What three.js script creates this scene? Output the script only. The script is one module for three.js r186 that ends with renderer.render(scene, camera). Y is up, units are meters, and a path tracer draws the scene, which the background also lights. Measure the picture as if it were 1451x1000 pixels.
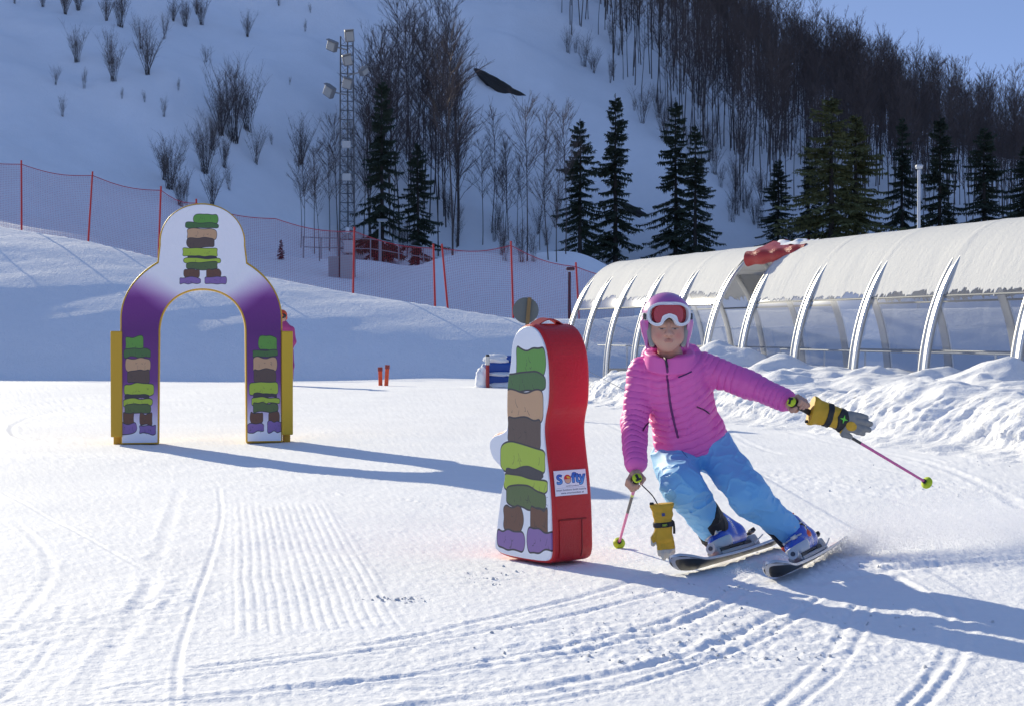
import * as THREE from 'three';
import { mergeGeometries } from 'three/addons/utils/BufferGeometryUtils.js';
import { RoundedBoxGeometry } from 'three/addons/geometries/RoundedBoxGeometry.js';

// ---------------------------------------------------------------- camera, sky, sun, exposure
const FPX = 2200, CAMH = 1.1, PITCH = 30 / 2200;
const scene = new THREE.Scene();
const camera = new THREE.PerspectiveCamera(2 * Math.atan(500 / FPX) * 180 / Math.PI, 1451 / 1000, 0.1, 2000);
camera.position.set(0, CAMH, 0);
camera.rotation.x = -PITCH;
const renderer = new THREE.WebGLRenderer({ antialias: true });
renderer.toneMapping = THREE.LinearToneMapping;
renderer.toneMappingExposure = 1.4;
renderer.shadowMap.enabled = true;
const SUN_EL = 20.5 * Math.PI / 180, SUNX = -0.59, SUNZ = -0.807;
const sunDir = new THREE.Vector3(SUNX * Math.cos(SUN_EL), Math.sin(SUN_EL), SUNZ * Math.cos(SUN_EL)).normalize();
{
  const W = 256, H = 128, data = new Float32Array(W * H * 4);
  const zen = [0.095, 0.158, 0.32], hor = [0.29, 0.44, 0.82], glow = [0.55, 0.5, 0.42];
  for (let j = 0; j < H; j++) for (let i = 0; i < W; i++) {
    const el = ((j + 0.5) / H - 0.5) * Math.PI, az = ((i + 0.5) / W - 0.5) * 2 * Math.PI;
    const x = Math.cos(el) * Math.cos(az), y = Math.sin(el), z = Math.cos(el) * Math.sin(az);
    const t = Math.pow(1 - Math.max(0, Math.min(1, y)), 5);
    const c = Math.max(0, x * sunDir.x + y * sunDir.y + z * sunDir.z);
    const g = 0.5 * Math.pow(c, 7) + 0.8 * Math.pow(c, 60);
    for (let k = 0; k < 3; k++) data[(j * W + i) * 4 + k] = zen[k] + (hor[k] - zen[k]) * t + glow[k] * g;
    data[(j * W + i) * 4 + 3] = 1;
  }
  const tex = new THREE.DataTexture(data, W, H, THREE.RGBAFormat, THREE.FloatType);
  tex.mapping = THREE.EquirectangularReflectionMapping;
  tex.magFilter = THREE.LinearFilter; tex.minFilter = THREE.LinearFilter; tex.needsUpdate = true;
  scene.background = tex; scene.environment = tex;
}
const sun = new THREE.DirectionalLight(new THREE.Color().setRGB(1, 0.91, 0.69), 4.15);
sun.position.copy(sunDir).multiplyScalar(120);
sun.castShadow = true;
Object.assign(sun.shadow.camera, { left: -60, right: 60, top: 60, bottom: -60, near: 1, far: 400 });
sun.shadow.mapSize.set(4096, 4096);
scene.add(sun, sun.target);

// ---------------------------------------------------------------- helpers
function rng(seed) { let s = seed >>> 0; return () => { s = (s + 0x6D2B79F5) | 0; let t = Math.imul(s ^ (s >>> 15), 1 | s); t = (t + Math.imul(t ^ (t >>> 7), 61 | t)) ^ t; return ((t ^ (t >>> 14)) >>> 0) / 4294967296; }; }
const R0 = rng(7);
const clamp = (v, a, b) => v < a ? a : v > b ? b : v;
const lerp = (a, b, t) => a + (b - a) * t;
const smooth = (a, b, v) => { const t = clamp((v - a) / (b - a), 0, 1); return t * t * (3 - 2 * t); };
function hash2(i, j) { let h = Math.imul(i, 374761393) + Math.imul(j, 668265263); h = Math.imul(h ^ (h >>> 13), 1274126177); return ((h ^ (h >>> 16)) >>> 0) / 4294967295; }
function noise2(x, y) {
  const i = Math.floor(x), j = Math.floor(y), u = x - i, v = y - j;
  const a = u * u * u * (u * (u * 6 - 15) + 10), b = v * v * v * (v * (v * 6 - 15) + 10);
  return lerp(lerp(hash2(i, j), hash2(i + 1, j), a), lerp(hash2(i, j + 1), hash2(i + 1, j + 1), a), b) * 2 - 1;
}
function hash3(i, j, k) { return hash2(i + Math.imul(k, 7919), j ^ Math.imul(k, 104729)); }
function noise3(x, y, z) {
  const k = Math.floor(z), w = z - k, c = w * w * (3 - 2 * w);
  const i = Math.floor(x), j = Math.floor(y), u = x - i, v = y - j, a = u * u * (3 - 2 * u), b = v * v * (3 - 2 * v);
  const f = (q) => lerp(lerp(hash3(i, j, q), hash3(i + 1, j, q), a), lerp(hash3(i, j + 1, q), hash3(i + 1, j + 1, q), a), b);
  return lerp(f(k), f(k + 1), c) * 2 - 1;
}
function fbm2(x, y, o = 4) { let s = 0, a = 0.5; for (let i = 0; i < o; i++) { s += a * noise2(x, y); x = x * 2.03 + 17.1; y = y * 2.03 - 9.7; a *= 0.5; } return s; }
function pw(tab, v) { if (v <= tab[0][0]) return tab[0][1]; for (let i = 1; i < tab.length; i++) if (v <= tab[i][0]) { const t = (v - tab[i - 1][0]) / (tab[i][0] - tab[i - 1][0]); return lerp(tab[i - 1][1], tab[i][1], t); } return tab[tab.length - 1][1]; }
// surveying: a point of the photograph at a given distance in front of the camera
const cP = Math.cos(PITCH), sP = Math.sin(PITCH);
function P(px, py, d) { const X = (px - 725.5) / FPX, Y = (500 - py) / FPX, yy = Y * cP - sP, zz = Y * sP + cP, k = d / zz; return new THREE.Vector3(X * k, CAMH + yy * k, -d); }
function G(px, py) { const X = (px - 725.5) / FPX, Y = (500 - py) / FPX, yy = Y * cP - sP, zz = Y * sP + cP, k = -CAMH / yy; return [X * k, zz * k]; }   // on the flat snow: x, distance
function project(v) { const y = v.y - CAMH, z = -v.z, y2 = y * cP + z * sP, z2 = z * cP - y * sP; return [725.5 + FPX * v.x / z2, 500 - FPX * y2 / z2]; }
const taken = new Map();
function numbered(n) { const k = taken.get(n) || 0; taken.set(n, k + 1); return k ? `${n}_${String(k).padStart(3, '0')}` : n; }
function shade(o) { o.traverse(m => { if (m.isMesh) { m.castShadow = true; m.receiveShadow = true; } }); return o; }
function thing(name, label, category, pos = [0, 0, 0], group) {
  const o = new THREE.Group(); o.name = numbered(name); o.position.set(...pos); o.userData = { label, category };
  if (group) o.userData.group = group; scene.add(o); return o;
}
function part(name, geo, mat, parent) { const m = new THREE.Mesh(geo, mat); m.name = name; m.castShadow = m.receiveShadow = true; parent.add(m); return m; }
function single(name, geo, mat, label, category, group) { const m = part(numbered(name), geo, mat, scene); m.userData = { label, category }; if (group) m.userData.group = group; return m; }
function structure(name, geo, mat) { const m = part(name, geo, mat, scene); m.userData.kind = 'structure'; return m; }
function dup(o, label) { const c = o.clone(); c.name = numbered(o.name.replace(/_\d{3}$/, '')); c.userData = { ...o.userData }; if (label) c.userData.label = label; scene.add(c); return c; }
const lin = (r, g, b) => new THREE.Color().setRGB(r, g, b);
const std = (c, roughness = 0.7, o = {}) => new THREE.MeshStandardMaterial({ color: c, roughness, ...o });
function geoFrom(pos, idx, uv, col, nor) {
  const g = new THREE.BufferGeometry();
  g.setAttribute('position', new THREE.Float32BufferAttribute(pos, 3));
  if (uv) g.setAttribute('uv', new THREE.Float32BufferAttribute(uv, 2));
  if (col) g.setAttribute('color', new THREE.Float32BufferAttribute(col, 3));
  g.setIndex(idx);
  if (nor) g.setAttribute('normal', new THREE.Float32BufferAttribute(nor, 3)); else g.computeVertexNormals();
  return g;
}
function gridGeo(nu, nv, f, flip = false) {   // f(i, j) -> [x, y, z, u, v]
  const pos = [], uv = [], idx = [];
  for (let j = 0; j <= nv; j++) for (let i = 0; i <= nu; i++) { const p = f(i / nu, j / nv, i, j); pos.push(p[0], p[1], p[2]); uv.push(p[3] ?? 0, p[4] ?? 0); }
  for (let j = 0; j < nv; j++) for (let i = 0; i < nu; i++) { const a = j * (nu + 1) + i, b = a + 1, c = a + nu + 1, e = c + 1; flip ? idx.push(a, c, b, b, c, e) : idx.push(a, b, c, b, e, c); }
  return geoFrom(pos, idx, uv);
}
function bar(a, b, ra, rb = ra, seg = 6, caps = true) {   // tapered rod between two points
  const A = new THREE.Vector3(...(a.isVector3 ? a.toArray() : a)), B = new THREE.Vector3(...(b.isVector3 ? b.toArray() : b)), L = A.distanceTo(B);
  const g = new THREE.CylinderGeometry(rb, ra, L, seg, 1, !caps);
  g.applyQuaternion(new THREE.Quaternion().setFromUnitVectors(new THREE.Vector3(0, 1, 0), B.clone().sub(A).normalize()));
  g.translate((A.x + B.x) / 2, (A.y + B.y) / 2, (A.z + B.z) / 2); return g;
}
function box(w, h, d, x = 0, y = 0, z = 0, r = 0.004) { const g = new RoundedBoxGeometry(w, h, d, 2, Math.min(r, w / 2.1, h / 2.1, d / 2.1)); g.translate(x, y, z); return g; }
function tube(pts, r, seg = 24, rad = 7) { return new THREE.TubeGeometry(new THREE.CatmullRomCurve3(pts), seg, r, rad, false); }
function canvasTex(w, h, draw) { const c = document.createElement('canvas'); c.width = w; c.height = h; draw(c.getContext('2d'), w, h); const t = new THREE.CanvasTexture(c); t.colorSpace = THREE.SRGBColorSpace; t.anisotropy = 8; return t; }
function noiseTex(n, f, rep) { const d = new Uint8Array(n * n * 4); for (let j = 0; j < n; j++) for (let i = 0; i < n; i++) { const v = clamp(f(i / n, j / n) * 255, 0, 255); d.set([v, v, v, 255], (j * n + i) * 4); } const t = new THREE.DataTexture(d, n, n); t.wrapS = t.wrapT = THREE.RepeatWrapping; t.magFilter = THREE.LinearFilter; t.minFilter = THREE.LinearMipmapLinearFilter; t.generateMipmaps = true; t.repeat.set(rep, rep); t.needsUpdate = true; return t; }
function tileNoise(u, v, f, s) { const n = (x, y) => { const i = Math.floor(x), j = Math.floor(y), a = x - i, b = y - j, A = a * a * (3 - 2 * a), B = b * b * (3 - 2 * b), m = (q) => ((q % f) + f) % f; return lerp(lerp(hash2(m(i) + s, m(j)), hash2(m(i + 1) + s, m(j)), A), lerp(hash2(m(i) + s, m(j + 1)), hash2(m(i + 1) + s, m(j + 1)), A), B); }; return n(u * f, v * f); }

// signed distance modelling
function cone(a, b, ra, rb) {
  const bx = b.x - a.x, by = b.y - a.y, bz = b.z - a.z, l2 = bx * bx + by * by + bz * bz;
  return (x, y, z) => { const px = x - a.x, py = y - a.y, pz = z - a.z, t = clamp((px * bx + py * by + pz * bz) / l2, 0, 1), qx = px - bx * t, qy = py - by * t, qz = pz - bz * t; return Math.sqrt(qx * qx + qy * qy + qz * qz) - (ra + (rb - ra) * t); };
}
function ellipsoid(c, rx, ry, rz) { const m = Math.min(rx, ry, rz); return (x, y, z) => { const a = (x - c.x) / rx, b = (y - c.y) / ry, d = (z - c.z) / rz, k = Math.sqrt(a * a + b * b + d * d), a2 = a / rx, b2 = b / ry, d2 = d / rz, g = Math.sqrt(a2 * a2 + b2 * b2 + d2 * d2); return g < 1e-6 ? -m : k * (k - 1) / g; }; }
const smin = (a, b, k) => { const h = Math.max(k - Math.abs(a - b), 0) / k; return Math.min(a, b) - h * h * k * 0.25; };
function blend(list, k) { return (x, y, z) => { let d = list[0](x, y, z); for (let i = 1; i < list.length; i++) d = smin(d, list[i](x, y, z), k); return d; }; }
function nets(sdf, min, max, h, colour) {   // surface nets: one smooth closed mesh from a distance function
  const nx = Math.ceil((max.x - min.x) / h) + 1, ny = Math.ceil((max.y - min.y) / h) + 1, nz = Math.ceil((max.z - min.z) / h) + 1;
  const F = new Float32Array(nx * ny * nz), id = new Int32Array(nx * ny * nz).fill(-1), at = (i, j, k) => i + nx * (j + ny * k);
  for (let k = 0; k < nz; k++) for (let j = 0; j < ny; j++) { let i = 0; while (i < nx) { const v = sdf(min.x + i * h, min.y + j * h, min.z + k * h); F[at(i, j, k)] = v; const skip = v > 6 * h ? Math.floor(v * 0.55 / h) : 0; for (let s = 1; s <= skip && i + s < nx; s++) F[at(i + s, j, k)] = v; i += 1 + skip; } }
  const pos = [], nor = [], col = colour ? [] : null, idx = [];
  for (let k = 0; k < nz - 1; k++) for (let j = 0; j < ny - 1; j++) for (let i = 0; i < nx - 1; i++) {
    let n = 0, sx = 0, sy = 0, sz = 0;
    const f = [F[at(i, j, k)], F[at(i + 1, j, k)], F[at(i, j + 1, k)], F[at(i + 1, j + 1, k)], F[at(i, j, k + 1)], F[at(i + 1, j, k + 1)], F[at(i, j + 1, k + 1)], F[at(i + 1, j + 1, k + 1)]];
    let m = 0; for (let q = 0; q < 8; q++) if (f[q] < 0) m++;
    if (m === 0 || m === 8) continue;
    for (let q = 0; q < 8; q++) for (let ax = 0; ax < 3; ax++) { const r = q | (1 << ax); if (r === q) continue; if ((f[q] < 0) !== (f[r] < 0)) { const t = f[q] / (f[q] - f[r]); sx += (q & 1) + (ax === 0 ? t : 0); sy += ((q >> 1) & 1) + (ax === 1 ? t : 0); sz += ((q >> 2) & 1) + (ax === 2 ? t : 0); n++; } }
    const x = min.x + (i + sx / n) * h, y = min.y + (j + sy / n) * h, z = min.z + (k + sz / n) * h, e = h * 0.5;
    id[at(i, j, k)] = pos.length / 3; pos.push(x, y, z);
    let gx = sdf(x + e, y, z) - sdf(x - e, y, z), gy = sdf(x, y + e, z) - sdf(x, y - e, z), gz = sdf(x, y, z + e) - sdf(x, y, z - e); const g = Math.hypot(gx, gy, gz) || 1; nor.push(gx / g, gy / g, gz / g);
    if (col) { const c = colour(x, y, z, [gx / g, gy / g, gz / g]); col.push(c[0], c[1], c[2]); }
  }
  const quad = (a, b, c, d, flip) => { if (a < 0 || b < 0 || c < 0 || d < 0) return; flip ? idx.push(a, c, b, a, d, c) : idx.push(a, b, c, a, c, d); };
  for (let k = 1; k < nz - 1; k++) for (let j = 1; j < ny - 1; j++) for (let i = 1; i < nx - 1; i++) {
    const a = F[at(i, j, k)] < 0;
    if (a !== F[at(i + 1, j, k)] < 0) quad(id[at(i, j - 1, k - 1)], id[at(i, j, k - 1)], id[at(i, j, k)], id[at(i, j - 1, k)], !a);
    if (a !== F[at(i, j + 1, k)] < 0) quad(id[at(i - 1, j, k - 1)], id[at(i - 1, j, k)], id[at(i, j, k)], id[at(i, j, k - 1)], !a);
    if (a !== F[at(i, j, k + 1)] < 0) quad(id[at(i - 1, j - 1, k)], id[at(i, j - 1, k)], id[at(i, j, k)], id[at(i - 1, j, k)], !a);
  }
  return geoFrom(pos, idx, null, col, nor);
}
function vmin(list, pad) { const b = new THREE.Box3().setFromPoints(list); return [b.min.clone().subScalar(pad), b.max.clone().addScalar(pad)]; }
function merged(l) { const q = l.map(g => g.index ? g.toNonIndexed() : g), keep = ['position', 'normal', 'uv', 'color'].filter(n => q.every(g => g.attributes[n])); for (const g of q) for (const n of Object.keys(g.attributes)) if (!keep.includes(n)) g.deleteAttribute(n); return mergeGeometries(q); }
const tr = (g, v) => g.translate(-v.x, -v.y, -v.z);

// ---------------------------------------------------------------- materials of the setting
const snowBump = noiseTex(1024, (u, v) => { let s = 0; s += 0.32 * tileNoise(u, v, 24, 3) + 0.3 * tileNoise(u, v, 64, 11) + 0.25 * tileNoise(u, v, 150, 29) + 0.2 * tileNoise(u, v, 330, 5); return s * 0.9; }, 1);
const snowTint = (() => { const n = 512, d = new Uint8Array(n * n * 4); for (let j = 0; j < n; j++) for (let i = 0; i < n; i++) { const u = i / n, v = j / n, s = 0.5 * tileNoise(u, v, 9, 1) + 0.3 * tileNoise(u, v, 31, 2) + 0.2 * tileNoise(u, v, 120, 4); const k = 241 + 9 * s; d.set([k, k, k + 1, 255], (j * n + i) * 4); } const t = new THREE.DataTexture(d, n, n); t.wrapS = t.wrapT = THREE.RepeatWrapping; t.magFilter = THREE.LinearFilter; t.minFilter = THREE.LinearMipmapLinearFilter; t.generateMipmaps = true; t.colorSpace = THREE.SRGBColorSpace; t.repeat.set(0.21, 0.21); t.needsUpdate = true; return t; })();
const snowMat = std(0xffffff, 0.8, { map: snowTint, bumpMap: snowBump, bumpScale: 0.0042 });
const snowSoft = std(lin(0.91, 0.91, 0.915), 0.85, { bumpMap: snowBump, bumpScale: 0.004 });

// ---------------------------------------------------------------- terrain
const yCrest = [[-700, 250], [-300, 285], [0, 320], [130, 343], [220, 365], [380, 392], [480, 412], [620, 435], [730, 452], [850, 452], [1000, 440], [2200, 430]];  // right-hand rows raised behind the tunnels so the hidden slope shades itself
function crest(a) { const px = 725.5 + a * FPX, e = (470 - pw(yCrest, px)) / FPX, d = 36 + (1.15 + e * 36) / (0.43 - e); return [d, CAMH + e * d]; }
const baseD = [[-0.6, 60], [-0.33, 58], [-0.22, 64], [-0.13, 74], [-0.06, 84], [0.6, 86]];
const baseH = [[-0.6, 7], [-0.33, 5.4], [-0.2, 4.7], [-0.1, 4.6], [0, 4.6], [0.07, 4.8], [0.13, 5.3], [0.6, 5.6]];
const ridgeH = [[-1.6, 40], [-0.5, 45], [-0.1, 45], [0, 42], [0.07, 36], [0.143, 28.2], [0.2, 21.8], [0.26, 17.3], [0.33, 14.3], [0.5, 10], [0.9, 8]];
const RIDGE = 140;
function nearField(x, d) { if (d < 22) return 0; const e = 32.3 + 1.6 * fbm2(x * 0.16 + 4, 1, 3), q = d - e; return 0.16 * smooth(22, 32, d) * fbm2(x * 0.11 + 2, d * 0.07, 3) - (q > 0 ? 0.006 * q * q : 0); }
function terrain(x, d) {
  if (d < 30) return 0;
  const a = x / d, [dC, hC] = crest(a), dB = pw(baseD, a), hB = pw(baseH, a), hR = pw(ridgeH, a);
  const n1 = nearField(x, d);
  let m;
  if (d <= dC) { const s = (d - 36) / (dC - 36); m = s < 0 ? -0.05 + s * (hC + 0.05) * 1.35 : -0.05 + (hC + 0.05) * s * (1.35 - 0.35 * s);
    const q = d * 0.8 - x * 0.25, w = smooth(0, 0.15, s); m += w * (0.075 * fbm2(x * 0.10 + d * 0.08, q * 0.8, 4) + 0.02 * fbm2(x * 0.4 - d * 0.3, d * 1.6 + x * 0.6, 2)); }
  else if (d < dB) { const t = (d - dC) / (dB - dC); m = lerp(hC, hB, t * t * 0.5 + t * 0.5) - 0.35 * Math.sin(Math.min(1, t * 2.5) * Math.PI) ;
    m += smooth(0, 0.2, t) * (0.5 * fbm2(x * 0.12 + 3, d * 0.12, 3)); }
  else { const t = (d - dB) / (RIDGE - dB); m = d < RIDGE ? lerp(hB, hR, t) : hR + (d - RIDGE) * 0.06;
    const w = smooth(0, 0.12, t); m += 0.5 * (1 - w) * fbm2(x * 0.12 + 3, d * 0.12, 3) + w * (3.0 * fbm2(x * 0.045 + 5, d * 0.045 + 2, 4) + 0.55 * (1 - 2 * Math.abs(noise2(x * 0.16 + 3, d * 0.11))) + 0.35 * noise2(x * 0.4, d * 0.4)); }
  // drifts on the flat behind the net
  const bump = (px, dd, h, rx, rd) => { const cx = (px - 725.5) / FPX * dd; const u = (x - cx) / rx, v = (d - dd) / rd; return h * Math.exp(-u * u - v * v); };
  m += bump(735, 62, 1.35, 3.4, 4) + bump(650, 63, 0.7, 2.2, 4) + bump(830, 62, 0.9, 2.0, 4) + bump(540, 66, 0.6, 3, 4);
  return Math.max(n1, m) + (Math.abs(n1 - m) < 0.1 ? 0.002 : 0);
}
function hit(px, py, from = 33) {   // where the sight line through a photo point meets the terrain
  const dir = P(px, py, 1).sub(camera.position);
  let d = from; for (; d < 400; d += 0.25) if (CAMH + dir.y * d < terrain(dir.x * d, d)) break;
  let lo = d - 0.25, hi = d; for (let i = 0; i < 14; i++) { const m = (lo + hi) / 2; CAMH + dir.y * m < terrain(dir.x * m, m) ? hi = m : lo = m; }
  return new THREE.Vector3(dir.x * hi, terrain(dir.x * hi, hi), -hi);
}
// ski tracks on the flat: photo points on the snow, half width, depth, ridge
const tracks = [
  [[[150, 975], [300, 955], [480, 930], [725, 890], [900, 850], [960, 835]], 0.016, 0.018, 0.008],
  [[[280, 945], [450, 925], [600, 900], [725, 870], [860, 836], [930, 812]], 0.018, 0.018, 0.008],
  [[[330, 935], [520, 912], [725, 876], [880, 840]], 0.01, 0.012, 0.006],
  [[[260, 990], [450, 972], [725, 940], [900, 905], [1000, 870], [1080, 830]], 0.02, 0.02, 0.012],
  [[[120, 1000], [350, 985], [560, 960], [725, 930], [850, 905], [976, 868], [1060, 820]], 0.014, 0.018, 0.01],
  [[[560, 1003], [725, 982], [876, 953], [1000, 918], [1120, 860]], 0.024, 0.026, 0.014],
  [[[640, 1010], [800, 990], [950, 955], [1090, 900], [1160, 850]], 0.016, 0.018, 0.012],
  [[[1085, 1010], [1120, 980], [1166, 935], [1190, 900], [1210, 860]], 0.014, 0.016, 0.008],
  [[[1118, 1010], [1150, 985], [1190, 948], [1215, 910], [1240, 850]], 0.012, 0.012, 0.007],
  [[[1270, 1010], [1310, 970], [1342, 925], [1348, 890], [1330, 855], [1270, 820]], 0.016, 0.022, 0.012],
  [[[1300, 1010], [1338, 965], [1362, 920], [1366, 880], [1350, 850]], 0.02, 0.02, 0.01],
  [[[310, 690], [313, 735], [296, 800], [270, 870], [252, 935], [248, 1000]], 0.012, 0.016, 0.006],
  [[[0, 695], [60, 730], [160, 785], [205, 808]], 0.012, 0.014, 0.006],
  [[[215, 830], [180, 890], [140, 950], [118, 1010]], 0.035, 0.016, 0.008],
  [[[255, 690], [235, 760], [200, 860]], 0.03, 0.01, 0.006],
  [[[160, 574], [110, 577], [70, 583], [30, 595], [16, 610], [40, 622], [110, 628]], 0.03, 0.03, 0.015],
  [[[0, 560], [90, 552], [200, 548]], 0.03, 0.025, 0.01],
  [[[0, 585], [60, 572], [160, 560], [330, 556]], 0.03, 0.02, 0.01],
  [[[60, 622], [110, 620], [165, 618]], 0.05, 0.03, 0.02],
  [[[230, 570], [300, 580], [420, 600]], 0.03, 0.015, 0.01],
  [[[0, 640], [200, 655], [450, 672], [700, 702], [760, 712]], 0.03, 0.012, 0.01],
  [[[330, 680], [500, 700], [700, 722]], 0.018, 0.012, 0.008],
  [[[380, 690], [560, 706], [690, 728]], 0.012, 0.01, 0.006],
  [[[1040, 590], [1150, 620], [1300, 650], [1420, 700], [1451, 720]], 0.04, 0.02, 0.015],
  [[[1010, 600], [1100, 640], [1230, 660], [1400, 700]], 0.03, 0.016, 0.012],
  [[[860, 600], [960, 640], [1200, 690], [1451, 760]], 0.03, 0.015, 0.01],
  [[[1150, 830], [1220, 815], [1320, 800], [1451, 790]], 0.05, 0.03, 0.02],
  [[[0, 900], [40, 860], [70, 800], [20, 740]], 0.02, 0.01, 0.006],
  [[[0, 990], [60, 930], [90, 860]], 0.016, 0.01, 0.006],
].map(([pts, w, dep, lip]) => { const c = new THREE.CatmullRomCurve3(pts.map(p => { const g = G(p[0], Math.max(p[1], 541)); return new THREE.Vector3(g[0], 0, g[1]); })).getPoints(36); const b = new THREE.Box3().setFromPoints(c).expandByScalar(w * 5 + 0.02); return { c, w, dep, lip, b }; });
const cord = { a: G(330, 715), b: G(332, 912), c: G(522, 892) };
const cordDir = (() => { const x = cord.b[0] - cord.a[0], y = cord.b[1] - cord.a[1], l = Math.hypot(x, y); return [x / l, y / l]; })();
const chopSpots = [[G(1000, 930), 0.75, 0.22, 1], [G(870, 900), 0.6, 0.3, 0.8], [G(1100, 880), 0.7, 0.5, 0.8], [G(640, 975), 0.6, 0.16, 0.5], [G(560, 850), 0.16, 0.08, 0.8], [G(690, 815), 0.22, 0.35, 0.5], [G(240, 850), 0.16, 0.5, 0.7], [G(1250, 690), 1.2, 0.8, 0.7], [G(1080, 675), 0.8, 0.9, 0.6], [G(120, 650), 1.3, 0.8, 0.45], [G(1290, 790), 0.7, 0.5, 0.8], [G(1180, 800), 0.4, 0.35, 0.8], [G(1380, 655), 0.8, 0.5, 0.9], [G(450, 665), 1.6, 0.5, 0.35], [G(60, 900), 0.3, 0.5, 0.4], [G(1000, 835), 0.5, 0.25, 0.6]];
function flatSnow(x, d) {
  let h = 0.022 * fbm2(x * 0.45, d * 0.35, 3) * smooth(3, 8, d) + 0.008 * fbm2(x * 1.6 + 9, d * 1.2, 2);
  let rough = 0.15 + 0.25 * smooth(-0.1, 0.5, fbm2(x * 0.5 + 40, d * 0.3 + 7, 3));
  for (const [c, rx, rd, s] of chopSpots) { const u = (x - c[0]) / rx, v = (d - c[1]) / rd, e = u * u + v * v; if (e < 5) rough += 1.3 * s * Math.exp(-e); }
  // corduroy left by the groomer
  const ax = x - cord.a[0], ad = d - cord.a[1], along = ax * cordDir[0] + ad * cordDir[1], side = ax * -cordDir[1] + ad * cordDir[0];
  const inPatch = smooth(-0.05, 0.02, side) * (1 - smooth(0.60, 0.66, side + 0.03 * noise2(along * 3, 1))) * smooth(-0.4, 0.5, along) * (1 - smooth(4.25, 4.3, along + 0.06 * noise2(side * 20, 3)));
  const wide = 0.13 * (1 - smooth(0.55, 0.9, rough)) * (1 - smooth(9, 14, d)) * smooth(-1.6, -1.2, -Math.abs(side + 0.4) + 0.3 * noise2(along, side));
  const cw = Math.max(inPatch, wide);
  if (cw > 0.01) { const ph = side / 0.043 + 0.15 * noise2(along * 2, side * 2), s = Math.abs(((ph % 1) + 1) % 1 - 0.5) * 2; h += cw * 0.0052 * (1 - s * s * s) * (0.75 + 0.4 * noise2(x * 9, d * 9)); rough *= 1 - 0.7 * inPatch; }
  for (const t of tracks) {
    if (x < t.b.min.x || x > t.b.max.x || d < t.b.min.z || d > t.b.max.z) continue;
    let m = 1e9; const c = t.c; for (let i = 0; i < c.length - 1; i++) { const ex = c[i + 1].x - c[i].x, ed = c[i + 1].z - c[i].z, px = x - c[i].x, pd = d - c[i].z, q = clamp((px * ex + pd * ed) / (ex * ex + ed * ed + 1e-9), 0, 1), u = px - ex * q, v = pd - ed * q, e = u * u + v * v; if (e < m) m = e; }
    m = Math.sqrt(m) / (t.w * (1 + 0.16 * noise2(x * 3.1, d * 2.3)));
    if (m < 5) { h += -t.dep * 0.36 * Math.exp(-m * m) * (0.75 + 0.5 * noise2(x * 1.7, d * 1.3)) + t.lip * 0.36 * Math.exp(-(m - 1.9) * (m - 1.9) * 1.6) * (0.7 + 0.5 * noise2(x * 6, d * 5) + 0.15 * noise2(x * 41, d * 33)); rough += 0.12 * Math.exp(-(m - 2) * (m - 2) * 0.4); }
  }
  const lump = fbm2(x * 11 + 3, d * 9, 3);
  h += 0.38 * rough * (0.012 * Math.max(-0.25, lump) + 0.008 * noise2(x * 28, d * 26) + 0.004 * noise2(x * 70, d * 60)) + 0.0016 * noise2(x * 60 + 5, d * 40);
  return h;
}
{
  const A = 0.47, D0 = 3.1, D1 = 35, nr = 480, nc = 880;
  const g = gridGeo(nc, nr, (u, v) => {
    const q = 1 / D0 + (1 / D1 - 1 / D0) * v, d = v > 0.9 ? 1 / (1 / D0 + (1 / D1 - 1 / D0) * v) : 1 / q, x = (u * 2 - 1) * A * (d + 0.5);
    const h = nearField(x, d) + flatSnow(x, d) * (1 - smooth(28, 33, d) * 0.5);
    return [x, h, -d, x, -d];
  });
  structure('snow_ground', g, snowMat);
  // the slope and the hill behind
  const ds = []; for (let d = 33.2; d < 260; d += d < 56 ? 0.16 : d < 90 ? 0.5 : d < 150 ? 1.0 : 6) ds.push(d);
  const hg = gridGeo(430, ds.length - 1, (u, v, i, j) => { const d = ds[j], a = lerp(-0.62, 0.62, u), x = a * d; return [x, terrain(x, d) - (d < 34 ? 0.06 : 0), -d, x * 0.3, -d * 0.3]; });
  structure('snow_hill', hg, std(0xffffff, 0.8, { map: snowTint, bumpMap: snowBump, bumpScale: 0.02 }));
  // wide snow country all round, lower than the rest where they overlap
  const ring = [-900, -500, -300, -200, -140, -110, -90, -75, -60, -45, -33, -20, -10, 0, 10, 20, 33, 45, 60, 75, 90, 110, 140, 200, 300, 500, 900];
  const far = (x, d) => { if (d < 30) return -0.12; if (d < 34) return -3; const a = clamp(x / d, -2.5, 0.9), h = terrain(clamp(x, -2.2 * d, 0.9 * d), Math.min(d, 400)); const w = 1 - smooth(1.6, 2.6, Math.abs(a) + (d > 300 ? 0 : 0)); return h * w - 4; };
  const rd = [-400, -200, -100, -50, -20, -5, 5, 15, 25, 33, 40, 50, 60, 72, 85, 100, 115, 130, 142, 165, 200, 260, 400, 900];
  structure('snow_field', gridGeo(ring.length - 1, rd.length - 1, (u, v, i, j) => [ring[i], far(ring[i], rd[j]), -rd[j], ring[i] * 0.2, -rd[j] * 0.2]), snowMat);
}
console.log('terrain done');
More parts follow.
